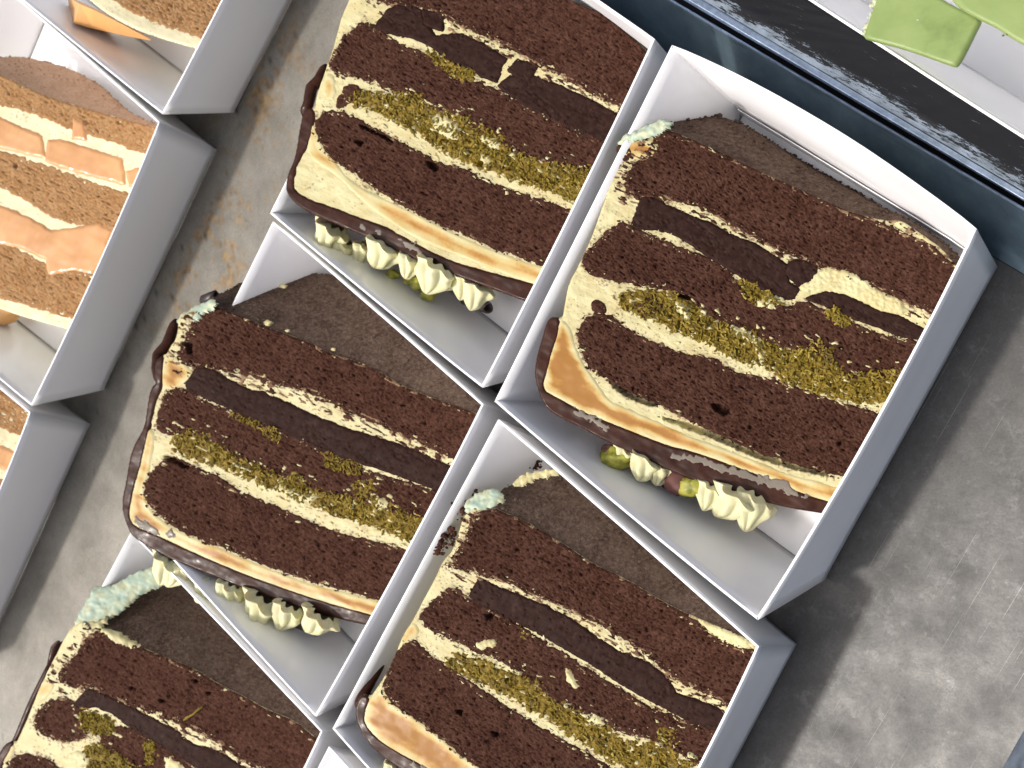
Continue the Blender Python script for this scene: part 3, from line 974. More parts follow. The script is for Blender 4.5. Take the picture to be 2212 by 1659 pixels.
spA = [R1((735, 430), (830, 462), (960, 518), (1100, 590), (1300, 680), (1500, 770), (1680, 835), (1790, 890), (1890, 960), (1930, 1010), (2010, 1000), (2000, 1120), (1880, 1220), (1860, 1185), (1800, 1150), (1700, 1110), (1600, 1060), (1500, 1015), (1380, 975), (1300, 945), (1200, 905), (1080, 840), (1000, 795), (900, 735), (800, 712), (700, 690), (600, 692), (588, 640), (620, 570), (670, 540), (700, 480)),
       R1((415, 960), (440, 920), (500, 860), (560, 815), (600, 820), (640, 845), (740, 890), (850, 930), (960, 980), (1020, 1030), (1050, 1090), (1120, 1130), (1200, 1150), (1260, 1160), (1300, 1130), (1400, 1170), (1500, 1220), (1640, 1280), (1800, 1300), (1900, 1330), (1820, 1480), (1730, 1430), (1700, 1440), (1600, 1430), (1480, 1440), (1430, 1390), (1380, 1320), (1200, 1300), (1100, 1250), (950, 1190), (830, 1110), (760, 1070), (640, 1050), (520, 1030), (430, 1005)),
       R1((400, 1260), (420, 1210), (470, 1180), (530, 1200), (600, 1260), (700, 1300), (800, 1350), (960, 1370), (1000, 1420), (1150, 1450), (1300, 1490), (1450, 1550), (1600, 1585), (1650, 1600), (1760, 1620))
       + R2((2400, 1090), (2212, 1045), (2050, 1015), (1850, 950), (1650, 880), (1450, 790), (1300, 710), (1100, 610), (900, 535), (800, 460), (690, 400), (640, 330), (600, 200))]
gaA = [R1((655, 700), (700, 705), (760, 740), (850, 780), (930, 810), (1000, 850), (1100, 890), (1180, 935), (1240, 980), (1250, 1050), (1290, 1080), (1270, 1110), (1230, 1115), (1150, 1080), (1050, 1020), (950, 960), (850, 890), (780, 850), (700, 830), (640, 830), (608, 820), (630, 760)),
       R1((1260, 955), (1365, 972), (1352, 1045), (1290, 1060), (1235, 1010)),
       R1((1325, 1115), (1400, 1085), (1500, 1110), (1600, 1160), (1700, 1190), (1800, 1240), (1900, 1280), (1880, 1310), (1790, 1280), (1700, 1268), (1600, 1222), (1500, 1190), (1400, 1145))]
piA = [R1((560, 1110), (640, 1085), (740, 1090), (830, 1120), (880, 1170), (950, 1210), (1050, 1240), (1130, 1270), (1200, 1320), (1300, 1340), (1370, 1290), (1400, 1310), (1440, 1380), (1500, 1440), (1600, 1420), (1720, 1400), (1800, 1440), (1760, 1540), (1680, 1530), (1600, 1540), (1500, 1520), (1400, 1505), (1300, 1470), (1200, 1430), (1180, 1395), (1050, 1365), (900, 1280), (800, 1250), (720, 1200), (640, 1180), (570, 1150)),
       R1((1040, 1035), (1100, 1060), (1180, 1110), (1230, 1140), (1150, 1140), (1080, 1110)),
       R1((1400, 1150), (1480, 1180), (1510, 1220), (1470, 1230), (1420, 1195))]
caA = [R2((480, 90), (540, 140), (560, 230), (610, 350), (700, 480), (780, 600), (900, 650), (1100, 740), (1300, 830), (1500, 900), (1700, 980), (1900, 1060), (2100, 1110), (2300, 1170), (2300, 1260), (2170, 1225), (2000, 1175), (1800, 1085), (1500, 975), (1300, 905), (1150, 872), (950, 790), (800, 730), (620, 660), (500, 590), (370, 530), (400, 400), (430, 280)),
       R1((570, 480), (680, 465), (720, 490), (690, 545), (600, 540), (560, 520))]
giA = R2((465, 80), (478, 130), (468, 200), (430, 300), (402, 420), (375, 510), (400, 545), (500, 600), (620, 672), (800, 742), (950, 802), (1150, 882), (1300, 915), (1500, 985), (1800, 1095), (2000, 1185), (2170, 1235), (2300, 1270))
crA = [R1((1370, 1010), (1420, 985), (1560, 1030), (1600, 1080), (1700, 1120), (1740, 1180), (1640, 1170), (1560, 1130), (1450, 1080), (1350, 1090), (1290, 1075), (1340, 1040)),
       R1((1180, 1100), (1250, 1120), (1180, 1160), (1100, 1140)),
       R1((980, 1215), (1130, 1260), (1160, 1370), (1140, 1420), (1120, 1300), (1040, 1270)),
       R1((800, 1110), (850, 1170), (840, 1210), (790, 1150))]
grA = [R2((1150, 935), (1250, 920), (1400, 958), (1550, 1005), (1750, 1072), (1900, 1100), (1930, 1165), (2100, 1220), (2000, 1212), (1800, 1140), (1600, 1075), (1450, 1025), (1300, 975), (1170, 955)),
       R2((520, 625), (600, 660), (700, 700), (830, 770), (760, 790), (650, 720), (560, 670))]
sA.holes([R2((1415, 612), (1500, 622), (1545, 665), (1500, 692), (1440, 655)), R2((800, 480), (950, 565), (1090, 618), (1080, 638), (930, 592), (800, 505)), R2((1090, 690), (1300, 745), (1450, 800), (1650, 900), (1850, 970), (2150, 1050), (2150, 1072), (1850, 1000), (1650, 930), (1450, 835), (1300, 780), (1110, 705)), R1((800, 1095), (850, 1105), (850, 1120), (805, 1110))])
sA.car = 1.15; sA.cw = 22
build(sA, spA, gaA, piA, caA, giA, crA, greys=grA)
sA.layer('sponge_fragment', R1((640, 1130), (700, 1110), (740, 1150), (690, 1190), (650, 1180)), SP_DK, 'sponge', rise=5)
sA.layer('sponge_fragment', R1((450, 1130), (490, 1140), (500, 1170), (460, 1165)), SP_DK, 'sponge', rise=4)
sA.layer('sponge_fragment', R1((548, 495), (600, 505), (590, 545), (555, 535)), SP_DK, 'sponge', rise=4)
sA.underside(R1((700, 425), (780, 383), (900, 370), (1000, 380), (1080, 408), (1160, 460), (1300, 550), (1400, 610), (1600, 722), (1690, 790), (1800, 850), (1990, 990)), (H * .55, .0022), SP_BASE)
lump(sA, 'cream_lump', R1((545, 490), (570, 452), (640, 420), (735, 385), (775, 392), (745, 425), (700, 455), (600, 468)), [(1340, 300, H * 1.0), (1450, 260, H * .98), (1400, 330, H * 1.0)], SKY_CREAM_CRUMB, 9, 5, 41)
strew(sA, piA[:1], 2300, seed=5); strew(sA, piA[1:], 160, seed=6)

# ---- C : slice at the top centre ---------------------------------------------
rC, cC = slice_root('top centre chocolate slice with a broken ganache layer and piped cream swirls below its glaze', boxC)
cutC = R3((520, -80), (900, -200), (1500, -70), (1700, 15), (1850, 80), (1960, 170), (2060, 262), (2090, 300))
rightC = R3((2120, 420), (1760, 1150), (1570, 1540))
glzC = R3((1540, 1630), (1460, 1600), (1300, 1540), (1100, 1470), (900, 1390), (700, 1300), (500, 1210), (330, 1140), (240, 1090), (185, 1040), (165, 1000), (168, 950), (185, 900), (210, 840), (225, 760), (240, 660), (258, 590), (290, 570))
leftC = R3((316, 560), (325, 500), (350, 430), (380, 340), (410, 260), (430, 180), (460, 80), (495, 0))
sC = Slice(rC, cutC, rightC, glzC, leftC, [(740, 40, H * 1.1), (625, 400, H * 1.1), (1390, 190, H * .45)], None, cC, None, seed=23)
spC = [R3((560, -200), (900, -300), (1700, -100), (2230, 300), (2100, 660), (2030, 600), (1950, 560), (1800, 490), (1700, 430), (1600, 380), (1500, 320), (1350, 240), (1250, 190), (1150, 150), (1050, 100), (960, 60), (900, 30), (800, 20), (720, 20), (640, -20)),
       R3((580, 120), (640, 150), (700, 200), (800, 260), (900, 290), (1000, 360), (1050, 420), (1150, 440), (1280, 480), (1400, 560), (1550, 620), (1700, 700), (1880, 770), (2010, 830), (1950, 960), (1860, 880), (1820, 900), (1700, 890), (1550, 840), (1400, 820), (1300, 740), (1150, 660), (1080, 600), (1000, 570), (920, 560), (880, 500), (760, 490), (680, 430), (560, 400), (440, 380), (405, 340), (430, 280), (500, 190)),
       R3((350, 620), (400, 590), (460, 600), (560, 650), (740, 740), (900, 830), (960, 870), (1100, 900), (1190, 940), (1300, 1000), (1500, 1060), (1690, 1130), (1850, 1190), (1720, 1460), (1600, 1400), (1540, 1390), (1400, 1345), (1250, 1290), (1100, 1215), (950, 1160), (820, 1090), (700, 1020), (620, 970), (520, 890), (430, 840), (360, 750), (330, 690))]
gaC = [R3((660, 110), (700, 60), (760, 25), (820, 20), (880, 60), (900, 130), (960, 190), (1080, 180), (1200, 230), (1330, 310), (1300, 370), (1280, 430), (1200, 400), (1140, 360), (1050, 330), (950, 250), (850, 200), (700, 170), (640, 150)),
       R3((1390, 318), (1488, 350), (1460, 410), (1400, 420), (1345, 370)),
       R3((1350, 405), (1460, 400), (1600, 450), (1750, 520), (1900, 600), (2030, 650), (2010, 800), (1890, 760), (1750, 720), (1600, 640), (1450, 570), (1350, 500), (1290, 450)),
       R3((890, 55), (1000, 78), (995, 160), (900, 130))]
piC = [R3((500, 500), (600, 480), (700, 520), (760, 500), (860, 490), (900, 560), (960, 600), (1080, 610), (1160, 650), (1280, 710), (1360, 800), (1500, 850), (1650, 880), (1820, 900), (1900, 930), (1840, 1060), (1760, 1040), (1700, 1060), (1600, 1010), (1450, 970), (1300, 920), (1230, 880), (1180, 870), (1080, 830), (960, 760), (860, 690), (760, 640), (640, 570), (540, 560)),
       R3((900, 250), (960, 290), (1060, 340), (1180, 400), (1120, 430), (1040, 400), (960, 330))]
caC = [R3((310, 640), (350, 760), (420, 850), (480, 930), (570, 1000), (700, 1060), (850, 1130), (1000, 1210), (1200, 1300), (1400, 1375), (1600, 1440), (1640, 1560), (1500, 1500), (1350, 1450), (1200, 1390), (1000, 1310), (850, 1250), (700, 1150), (600, 1080), (520, 1000), (440, 920), (340, 860), (285, 800), (290, 700)),
       R3((375, 400), (420, 400), (430, 520), (370, 520))]
giC = R3((300, 572), (318, 600), (312, 660), (295, 740), (260, 800), (225, 870), (205, 960), (215, 1010), (300, 1060), (400, 1090), (550, 1150), (700, 1200), (800, 1260), (950, 1340), (1100, 1400), (1250, 1440), (1400, 1480), (1520, 1515), (1650, 1560))
crC = [R3((940, 600), (1040, 620), (1100, 700), (1060, 740), (980, 700), (930, 650)), R3((1200, 800), (1250, 830), (1240, 900), (1200, 880)), R3((1180, 700), (1290, 740), (1310, 790), (1220, 770))]
grC = [R3((560, 1170), (600, 1190), (590, 1215), (555, 1200)), R3((640, 1205), (680, 1215), (670, 1245), (640, 1235)), R3((760, 1250), (830, 1270), (900, 1340), (860, 1340), (790, 1300))]
sC.holes([R3((912, 838), (975, 868), (965, 900), (925, 890)), R3((525, 735), (585, 742), (560, 775)), R3((1165, 850), (1212, 848), (1212, 892), (1185, 892)), R3((560, 655), (640, 690), (740, 745), (735, 755), (640, 705), (560, 668)), R3((640, 1010), (655, 1010), (650, 1030))])
sC.car = .85
build(sC, spC, gaC, piC, caC, giC, crC, greys=grC)
sC.layer('sponge_fragment', R3((440, 560), (480, 465), (540, 455), (565, 500), (490, 545)), SP_DK, 'sponge', rise=4.5)
strew(sC, piC[:1], 2000, seed=15); strew(sC, piC[1:], 120, seed=16)
sC.skirt('sponge_underside', sC.cut, SP_BASE)

# ---- B : slice left of centre ---------------------------------------------------
rB, cB = slice_root('chocolate slice left of centre, leaning out over the tray, with an unbroken ganache band', boxB)
cutB = R4((590, 425), (620, 425), (760, 480), (900, 540), (1050, 590), (1150, 630), (1250, 685), (1400, 725), (1500, 775), (1600, 835), (1700, 885), (1900, 960), (2050, 1010), (2120, 1040))
rightB = R4((2140, 1080), (1800, 1700), (1560, 2140))
glzB = R4((1530, 2190), (1447, 2161), (1347, 2141), (1147, 2091), (947, 2021), (747, 1951), (547, 1871), (347, 1791), (247, 1731), (167, 1681), (137, 1621), (110, 1540), (108, 1470), (130, 1380), (150, 1250), (165, 1200), (190, 1150), (230, 1080), (250, 950), (265, 870), (300, 835), (285, 780), (290, 720), (330, 690))
leftB = R4((350, 680), (370, 640), (400, 600), (412, 530), (405, 490), (480, 450), (560, 440))
sB = Slice(rB, cutB, rightB, glzB, leftB, [(400, 680, H * 1.2), (265, 1060, H * 1.2), (1060, 900, H * .35)], None, cB, None, seed=37)
spB = [R4((620, 430), (760, 485), (900, 545), (1050, 595), (1150, 635), (1250, 690), (1400, 730), (1500, 780), (1600, 840), (1700, 890), (1900, 965), (2050, 1015), (2200, 1080), (2080, 1330), (1940, 1260), (1800, 1180), (1600, 1090), (1400, 1010), (1250, 940), (1150, 880), (1000, 850), (850, 800), (700, 770), (560, 745), (480, 745), (420, 720), (440, 660), (470, 600), (500, 520), (540, 460)),
       R4((350, 920), (390, 880), (450, 880), (560, 950), (700, 1010), (850, 1050), (960, 1110), (1100, 1160), (1250, 1240), (1400, 1310), (1550, 1360), (1700, 1400), (1820, 1440), (1960, 1500), (1900, 1640), (1800, 1590), (1700, 1560), (1560, 1530), (1480, 1490), (1300, 1450), (1200, 1450), (1050, 1355), (900, 1315), (750, 1240), (650, 1175), (550, 1115), (400, 1110), (310, 1100), (310, 1050), (330, 970)),
       R4((340, 1270), (400, 1250), (450, 1280), (600, 1350), (750, 1440), (900, 1510), (1050, 1570), (1200, 1640), (1350, 1685), (1500, 1720), (1659, 1765), (1760, 1800), (1640, 2060), (1537, 2021), (1347, 1961), (1147, 1911), (947, 1841), (747, 1761), (547, 1681), (397, 1611), (297, 1531), (235, 1450), (260, 1380), (300, 1310))]
gaB = [R4((520, 760), (600, 765), (700, 830), (800, 880), (900, 900), (1000, 950), (1200, 1040), (1350, 1100), (1500, 1140), (1700, 1210), (1900, 1300), (2040, 1360), (1980, 1490), (1900, 1450), (1850, 1430), (1700, 1370), (1500, 1300), (1300, 1240), (1100, 1160), (900, 1060), (750, 1000), (600, 930), (470, 880), (465, 835))]
piB = [R4((390, 1130), (450, 1100), (550, 1110), (620, 1180), (700, 1210), (780, 1270), (900, 1320), (1000, 1360), (1080, 1350), (1130, 1400), (1200, 1450), (1350, 1460), (1400, 1380), (1470, 1385), (1480, 1480), (1600, 1530), (1800, 1590), (1860, 1640), (1800, 1730), (1700, 1700), (1500, 1620), (1300, 1560), (1150, 1500), (1000, 1430), (880, 1390), (750, 1325), (600, 1270), (450, 1230), (395, 1180)),
       R4((1200, 1210), (1300, 1250), (1420, 1290), (1390, 1350), (1290, 1310), (1220, 1270)),
       R4((690, 1000), (800, 1030), (960, 1100), (980, 1170), (940, 1150), (850, 1070), (740, 1030))]
caB = [R4((350, 690), (400, 700), (450, 745), (500, 790), (460, 830), (400, 880), (340, 860), (330, 780)),
       R4((250, 1090), (290, 1120), (270, 1250), (250, 1350), (225, 1450), (260, 1530), (320, 1590), (397, 1640), (547, 1705), (747, 1790), (947, 1870), (1147, 1945), (1347, 1990), (1600, 2060), (1560, 2150), (1450, 2095), (1300, 2060), (1100, 2000), (900, 1930), (700, 1850), (500, 1765), (400, 1710), (250, 1650), (150, 1600), (150, 1540), (180, 1400), (210, 1280), (240, 1150))]
giB = R4((338, 740), (330, 850), (290, 950), (262, 1080), (235, 1200), (205, 1320), (165, 1450), (148, 1560), (180, 1620), (280, 1660), (400, 1720), (560, 1790), (800, 1890), (1000, 1960), (1200, 2030), (1450, 2095), (1600, 2150))
crB = [R4((960, 1360), (1060, 1440), (1030, 1470), (960, 1420)), R4((1080, 1440), (1180, 1450), (1140, 1510), (1080, 1500)), R4((1480, 1460), (1560, 1480), (1550, 1540), (1490, 1520))]
grB = [R4((185, 1560), (260, 1600), (330, 1650), (320, 1680), (240, 1650), (190, 1610)), R4((360, 1635), (400, 1640), (395, 1690), (365, 1690))]
sB.holes([R4((455, 605), (500, 640), (490, 685), (462, 670)), R4((345, 1230), (420, 1260), (480, 1300), (470, 1312), (400, 1275), (345, 1262))])
sB.car = 1.1
build(sB, spB, gaB, piB, caB, giB, crB, greys=grB)
sB.underside(R4((560, 425), (620, 370), (740, 308), (860, 268), (1000, 252), (1200, 243), (1350, 262), (1600, 360), (1800, 500), (2000, 700), (2120, 900), (2190, 1040)), (H * .95, .0022), SP_BASE)
lump(sB, 'cream_lump', R4((405, 490), (470, 440), (560, 400), (610, 375), (620, 420), (540, 460), (520, 500), (420, 525)), [(400, 680, H * 1.1), (450, 640, H * 1.1), (430, 690, H * 1.2)], SKY_CREAM_CRUMB, 6, 4, 42)
tube('chocolate_curl', W((438, 648), .034), W((468, 636), .034), .0018, .0006, CURL, rB)
for i, (t_, f_, sz) in enumerate([(.20, .05, .0017), (.27, .04, .0008), (.43, .04, .0009), (.23, .75, .0022), (.30, .62, .0012)]):
    p = sB.under_point(t_, f_, .0003); blob('cream_dab', p, (sz * 1.5, sz * .8, sz * .5), CREAM, rB, 60 + i, 2, .6)
strew(sB, piB[:1], 2100, seed=25); strew(sB, piB[1:], 150, seed=26)

# ---- D : slice bottom centre ----------------------------------------------------
rD, cD = slice_root('chocolate slice at the bottom centre with crumbs and sky-tinted cream on its upper left corner', boxD)
cutD = R8((800, 345), (830, 335), (870, 355), (950, 385), (1050, 445), (1150, 505), (1250, 575), (1400, 645), (1500, 705), (1600, 765), (1750, 830), (1850, 870), (1985, 935), (2020, 950))
rightD = R8((2030, 1010), (1820, 1400), (1600, 1800))
glzD = R8((1200, 1830), (1000, 1740), (800, 1650), (600, 1570), (430, 1480), (330, 1415), (270, 1345), (225, 1280), (215, 1210), (230, 1160), (250, 1145))
leftD = R8((288, 1150), (330, 1090), (370, 1020), (400, 950), (430, 880), (470, 820), (520, 720), (560, 650), (600, 560), (640, 520), (670, 430), (690, 360), (740, 330))
sD = Slice(rD, cutD, rightD, glzD, leftD, [(1010, 1100, H * 1.03), (770, 1540, H * 1.06), (1660, 1410, H * .35)], None, cD, None, seed=53)
spD = [R8((730, 380), (790, 345), (870, 355), (950, 385), (1050, 445), (1150, 505), (1250, 575), (1400, 645), (1500, 705), (1600, 765), (1700, 830), (1770, 900), (1900, 945), (2080, 1000), (1980, 1260), (1860, 1200), (1800, 1150), (1700, 1110), (1600, 1060), (1500, 960), (1400, 900), (1300, 830), (1200, 790), (1100, 740), (960, 680), (880, 640), (800, 630), (740, 590), (700, 605), (640, 570), (690, 500), (720, 440)),
       R8((510, 800), (560, 750), (640, 680), (700, 720), (760, 760), (900, 830), (1050, 930), (1200, 1020), (1350, 1120), (1500, 1210), (1650, 1260), (1850, 1330), (1780, 1480), (1700, 1430), (1600, 1370), (1480, 1320), (1350, 1290), (1250, 1240), (1150, 1200), (1000, 1090), (900, 1010), (780, 960), (650, 900), (540, 850)),
       R8((350, 1090), (400, 970), (430, 930), (480, 920), (550, 990), (650, 1050), (750, 1120), (850, 1190), (950, 1250), (1100, 1340), (1250, 1420), (1320, 1464), (1700, 1650), (1500, 1830), (1200, 1720), (900, 1540), (760, 1455), (650, 1370), (550, 1290), (450, 1220), (370, 1170))]
gaD = [R8((760, 640), (850, 680), (950, 720), (1050, 760), (1150, 810), (1250, 880), (1350, 950), (1500, 1010), (1580, 1080), (1620, 1140), (1760, 1190), (1830, 1220), (1830, 1310), (1700, 1270), (1550, 1190), (1400, 1110), (1250, 1010), (1100, 920), (950, 840), (850, 790), (712, 730))]
piD = [R8((620, 980), (700, 970), (800, 1010), (880, 1050), (1000, 1080), (1050, 1100), (1040, 1160), (1200, 1220), (1300, 1290), (1400, 1350), (1500, 1370), (1560, 1290), (1620, 1310), (1600, 1420), (1700, 1450), (1700, 1600), (1540, 1550), (1400, 1464), (1250, 1370), (1100, 1270), (950, 1180), (850, 1120), (700, 1060), (630, 1020)),
       R8((930, 850), (975, 870), (970, 910), (935, 890))]
caD = [R8((300, 1150), (345, 1120), (370, 1180), (450, 1230), (550, 1300), (650, 1385), (760, 1470), (900, 1570), (1200, 1760), (1000, 1720), (640, 1545), (520, 1455), (400, 1395), (300, 1330), (250, 1260), (260, 1200)),
       R8((440, 850), (480, 830), (500, 880), (450, 920), (400, 960), (420, 890))]
giD = R8((283, 1152), (262, 1230), (262, 1270), (310, 1330), (400, 1392), (500, 1445), (600, 1505), (750, 1585), (1000, 1700), (1200, 1790))
crD = [R8((1130, 1020), (1170, 1060), (1200, 1120), (1150, 1100)), R8((740, 920), (830, 900), (840, 930), (760, 950)), R8((1700, 800), (1760, 790), (1850, 820), (1970, 890), (1975, 935), (1880, 940), (1790, 890)),
       R8((1200, 1220), (1290, 1240), (1310, 1280), (1240, 1270))]
grD = [R8((420, 1435), (480, 1440), (600, 1500), (700, 1550), (600, 1530), (480, 1475))]
sD.holes([R8((783, 798), (828, 793), (815, 818), (790, 816)), R8((648, 1212), (690, 1214), (680, 1238)), R8((805, 1303), (850, 1310), (835, 1335))])
sD.car = .95
build(sD, spD, gaD, piD, caD, giD, crD, greys=grD)
sD.underside(R8((730, 335), (770, 305), (860, 255), (930, 215), (1000, 190), (1090, 155), (1180, 160), (1300, 220), (1500, 380), (1750, 600), (1900, 760), (2060, 930)), (H * .95, .0022), SP_BASE)
lump(sD, 'cream_lump', R8((690, 330), (730, 270), (820, 250), (870, 260), (850, 320), (790, 345), (720, 370)), [(1000, 1110, H * 1.03), (1030, 1060, H * .98), (1100, 1060, H * .90)], SKY_CREAM_CRUMB, 8, 7, 43)
lump(sD, 'cream_lump', R8((900, 225), (950, 180), (1060, 165), (1110, 150), (1100, 185), (1010, 205), (940, 240)), [(1110, 1050, H * .85), (1200, 1005, H * .70), (1180, 1050, H * .76)], CREAM, 7, 7, 44)
strew(sD, piD[:1], 1500, seed=35)

# ---- E : slice bottom left ------------------------------------------------------
rE, cE = slice_root('chocolate slice in the lower left corner with a thick band of sky-tinted cream on top', boxE)
cutE = R7((500, 660), (540, 670), (700, 740), (800, 775), (900, 815), (1050, 875), (1200, 970), (1300, 1015), (1450, 1100), (1600, 1160), (1720, 1260), (1790, 1310))
rightE = R7((1820, 1360), (1650, 1700))
glzE = R7((1100, 1900), (0, 1500), (-60, 1420), (-10, 1340), (20, 1290), (60, 1270))
leftE = R7((85, 1275), (130, 1180), (170, 1080), (200, 1010), (240, 920), (290, 820), (340, 720), (385, 650), (440, 620))
sE = Slice(rE, cutE, rightE, glzE, leftE, [(200, 1360, H * 1.1), (60, 1560, H * 1.1), (710, 1600, H * .35)], None, cE, None, seed=67)
spE = [R7((520, 680), (620, 705), (700, 745), (800, 780), (900, 820), (1050, 880), (1200, 975), (1300, 1020), (1450, 1105), (1600, 1165), (1720, 1265), (1820, 1360), (1700, 1560), (1450, 1430), (1300, 1350), (1200, 1270), (1100, 1210), (950, 1150), (800, 1090), (650, 1040), (560, 995), (480, 960), (400, 960), (320, 930), (350, 880), (420, 820), (460, 740)),
       R7((190, 1170), (230, 1090), (350, 1030), (420, 1080), (480, 1230), (400, 1260), (300, 1250), (220, 1210)),
       R7((540, 1260), (640, 1200), (760, 1220), (850, 1290), (1000, 1380), (1100, 1430), (1300, 1520), (1300, 1600), (900, 1500), (750, 1400), (600, 1330)),
       R7((60, 1400), (100, 1350), (200, 1360), (300, 1400), (400, 1500), (300, 1600), (0, 1500))]
gaE = [R7((480, 990), (560, 1010), (640, 1050), (750, 1110), (850, 1160), (950, 1210), (1050, 1290), (1200, 1330), (1300, 1400), (1500, 1500), (1500, 1600), (1300, 1520), (1100, 1416), (950, 1340), (850, 1270), (700, 1180), (600, 1110), (520, 1080), (430, 1100), (415, 1060))]
piE = [R7((430, 1110), (520, 1120), (640, 1180), (560, 1240), (470, 1210)), R7((790, 1260), (850, 1300), (840, 1400), (810, 1380)), R7((450, 1290), (560, 1290), (640, 1350), (760, 1420), (900, 1500), (700, 1500), (480, 1420))]
caE = [R7((200, 960), (270, 930), (300, 980), (230, 1060), (190, 1050)), R7((20, 1300), (80, 1290), (60, 1360), (10, 1400))]
giE = R7((70, 1290), (40, 1350), (0, 1420), (60, 1480), (1000, 1830))
crE = [R7((330, 1370), (440, 1320), (500, 1380), (420, 1420)), R7((900, 1340), (1010, 1400), (980, 1460), (900, 1420))]
sE.holes([R7((1040, 930), (1088, 938), (1060, 955)), R7((862, 1038), (912, 1050), (880, 1064)), R7((703, 972), (742, 985), (715, 995)), R7((1120, 1000), (1160, 1005), (1135, 1018))])
sE.car = .8
build(sE, spE, gaE, piE, caE, giE, crE)
sE.underside(R7((470, 650), (560, 600), (640, 540), (740, 470), (850, 425), (1000, 405), (1150, 470), (1400, 700), (1650, 980), (1800, 1230)), (H * .95, .0022), SP_BASE)
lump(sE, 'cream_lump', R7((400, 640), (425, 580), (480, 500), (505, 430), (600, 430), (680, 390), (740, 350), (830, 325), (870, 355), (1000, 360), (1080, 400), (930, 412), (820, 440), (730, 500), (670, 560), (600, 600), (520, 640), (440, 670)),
     [(165, 1365, H * 1.12), (200, 1260, H * 1.05), (400, 1250, H * .62)], SKY_CREAM_CRUMB, 9, 4, 45)
lump(sE, 'cream_lump', R7((430, 640), (500, 610), (590, 600), (540, 650), (470, 690)), [(190, 1350, H * 1.08), (240, 1335, H * 1.0), (215, 1385, H * 1.1)], CREAM, 6, 8, 46)
lump(sE, 'cream_lump', R7((535, 655), (600, 655), (690, 700), (760, 745), (700, 755), (600, 710)), [(210, 1360, H * 1.13), (300, 1400, H * 1.02), (250, 1395, H * 1.11)], CREAM, 5, 6, 47)
strew(sE, piE, 500, seed=45)
o_ = R7((1010, 1150), (1115, 1075)); pa, pb = sE.point(*o_[0], 3), sE.point(*o_[1], 8)
sticks('long_pastry_strand', [((pa + pb) / 2, pb - pa, sE.plane.n), ((pa + pb) / 2 + .0004, (pb - pa) * .8, sE.plane.n)], STRAND, rE, (.0003, .0004))

# ---- crumbs --------------------------------------------------------------------
for s, polys, sd_ in ((sA, spA, 1), (sC, spC, 2), (sB, spB, 3), (sD, spD, 4), (sE, spE, 5)):
    m = np.zeros(len(s.P), bool)
    for p in polys: m |= near_band(s, p, 9)
    scatter_on(s, 'cake_crumbs', 700, SP_DK, sd_, (.00018, .00042), cond=m)
    m2 = np.zeros(len(s.P), bool)
    for p in polys[:2]: m2 |= near_band(s, p, 7)
    scatter_on(s, 'cream_flecks', 110, CREAM, sd_ + 9, (.00012, .00028), cond=m2)
rs = np.random.RandomState(5)
pts = []
for (x, y, z) in [(1000, 1085, .036), (985, 1092, .036), (1015, 1062, .034), (995, 1105, .036), (965, 1165, .038), (955, 1180, .038), (975, 1150, .037), (950, 1190, .038), (1085, 1055, .02), (1130, 1010, .014), (1160, 1005, .012)]:
    for _ in range(16): pts.append(W((x + rs.randn() * 7, y + rs.randn() * 7), z))
crumbs('corner_crumbs', pts, SP_DK, rD, (.0003, .0009))
pts = [W((1545 + rs.randn() * 4, 250 + rs.randn() * 3), .012) for _ in range(8)]
crumbs('edge_crumbs', pts, SP_BASE, rA, (.0003, .0008))

# ---- piped cream, nuts and curls below each glaze --------------------------------
def garnish(root, axis_px, items, rs_=1.):
    a = W(axis_px[0]); b = W(axis_px[1]); ax = b - a; ax /= np.linalg.norm(ax)
    for it in items:
        kind, x, y, z = it[:4]
        p = W((x, y), z * H)
        if kind == 'rose': rosette(p - ax * it[5] * .40, ax + np.array([it[6], it[6] * .4, it[7] if len(it) > 7 else 0.1]), it[4] * rs_ * .95, it[5] * rs_, root, int(x))
        elif kind == 'nut': blob('nut_piece', p, (it[4] * 1.25, it[4] * .8, it[4] * .75), NUT, root, int(x), 3, .5)
        elif kind == 'skin': blob('nut_piece', p, (it[4] * 1.2, it[4], it[4] * .8), NUTSKIN, root, int(x), 3, .4)
        elif kind == 'curl':
            d = np.array([math.cos(it[6]), math.sin(it[6]), .2]) * it[5]
            tube('chocolate_curl', p - d / 2, p + d / 2, it[4], it[4] * .35, CURL, root)


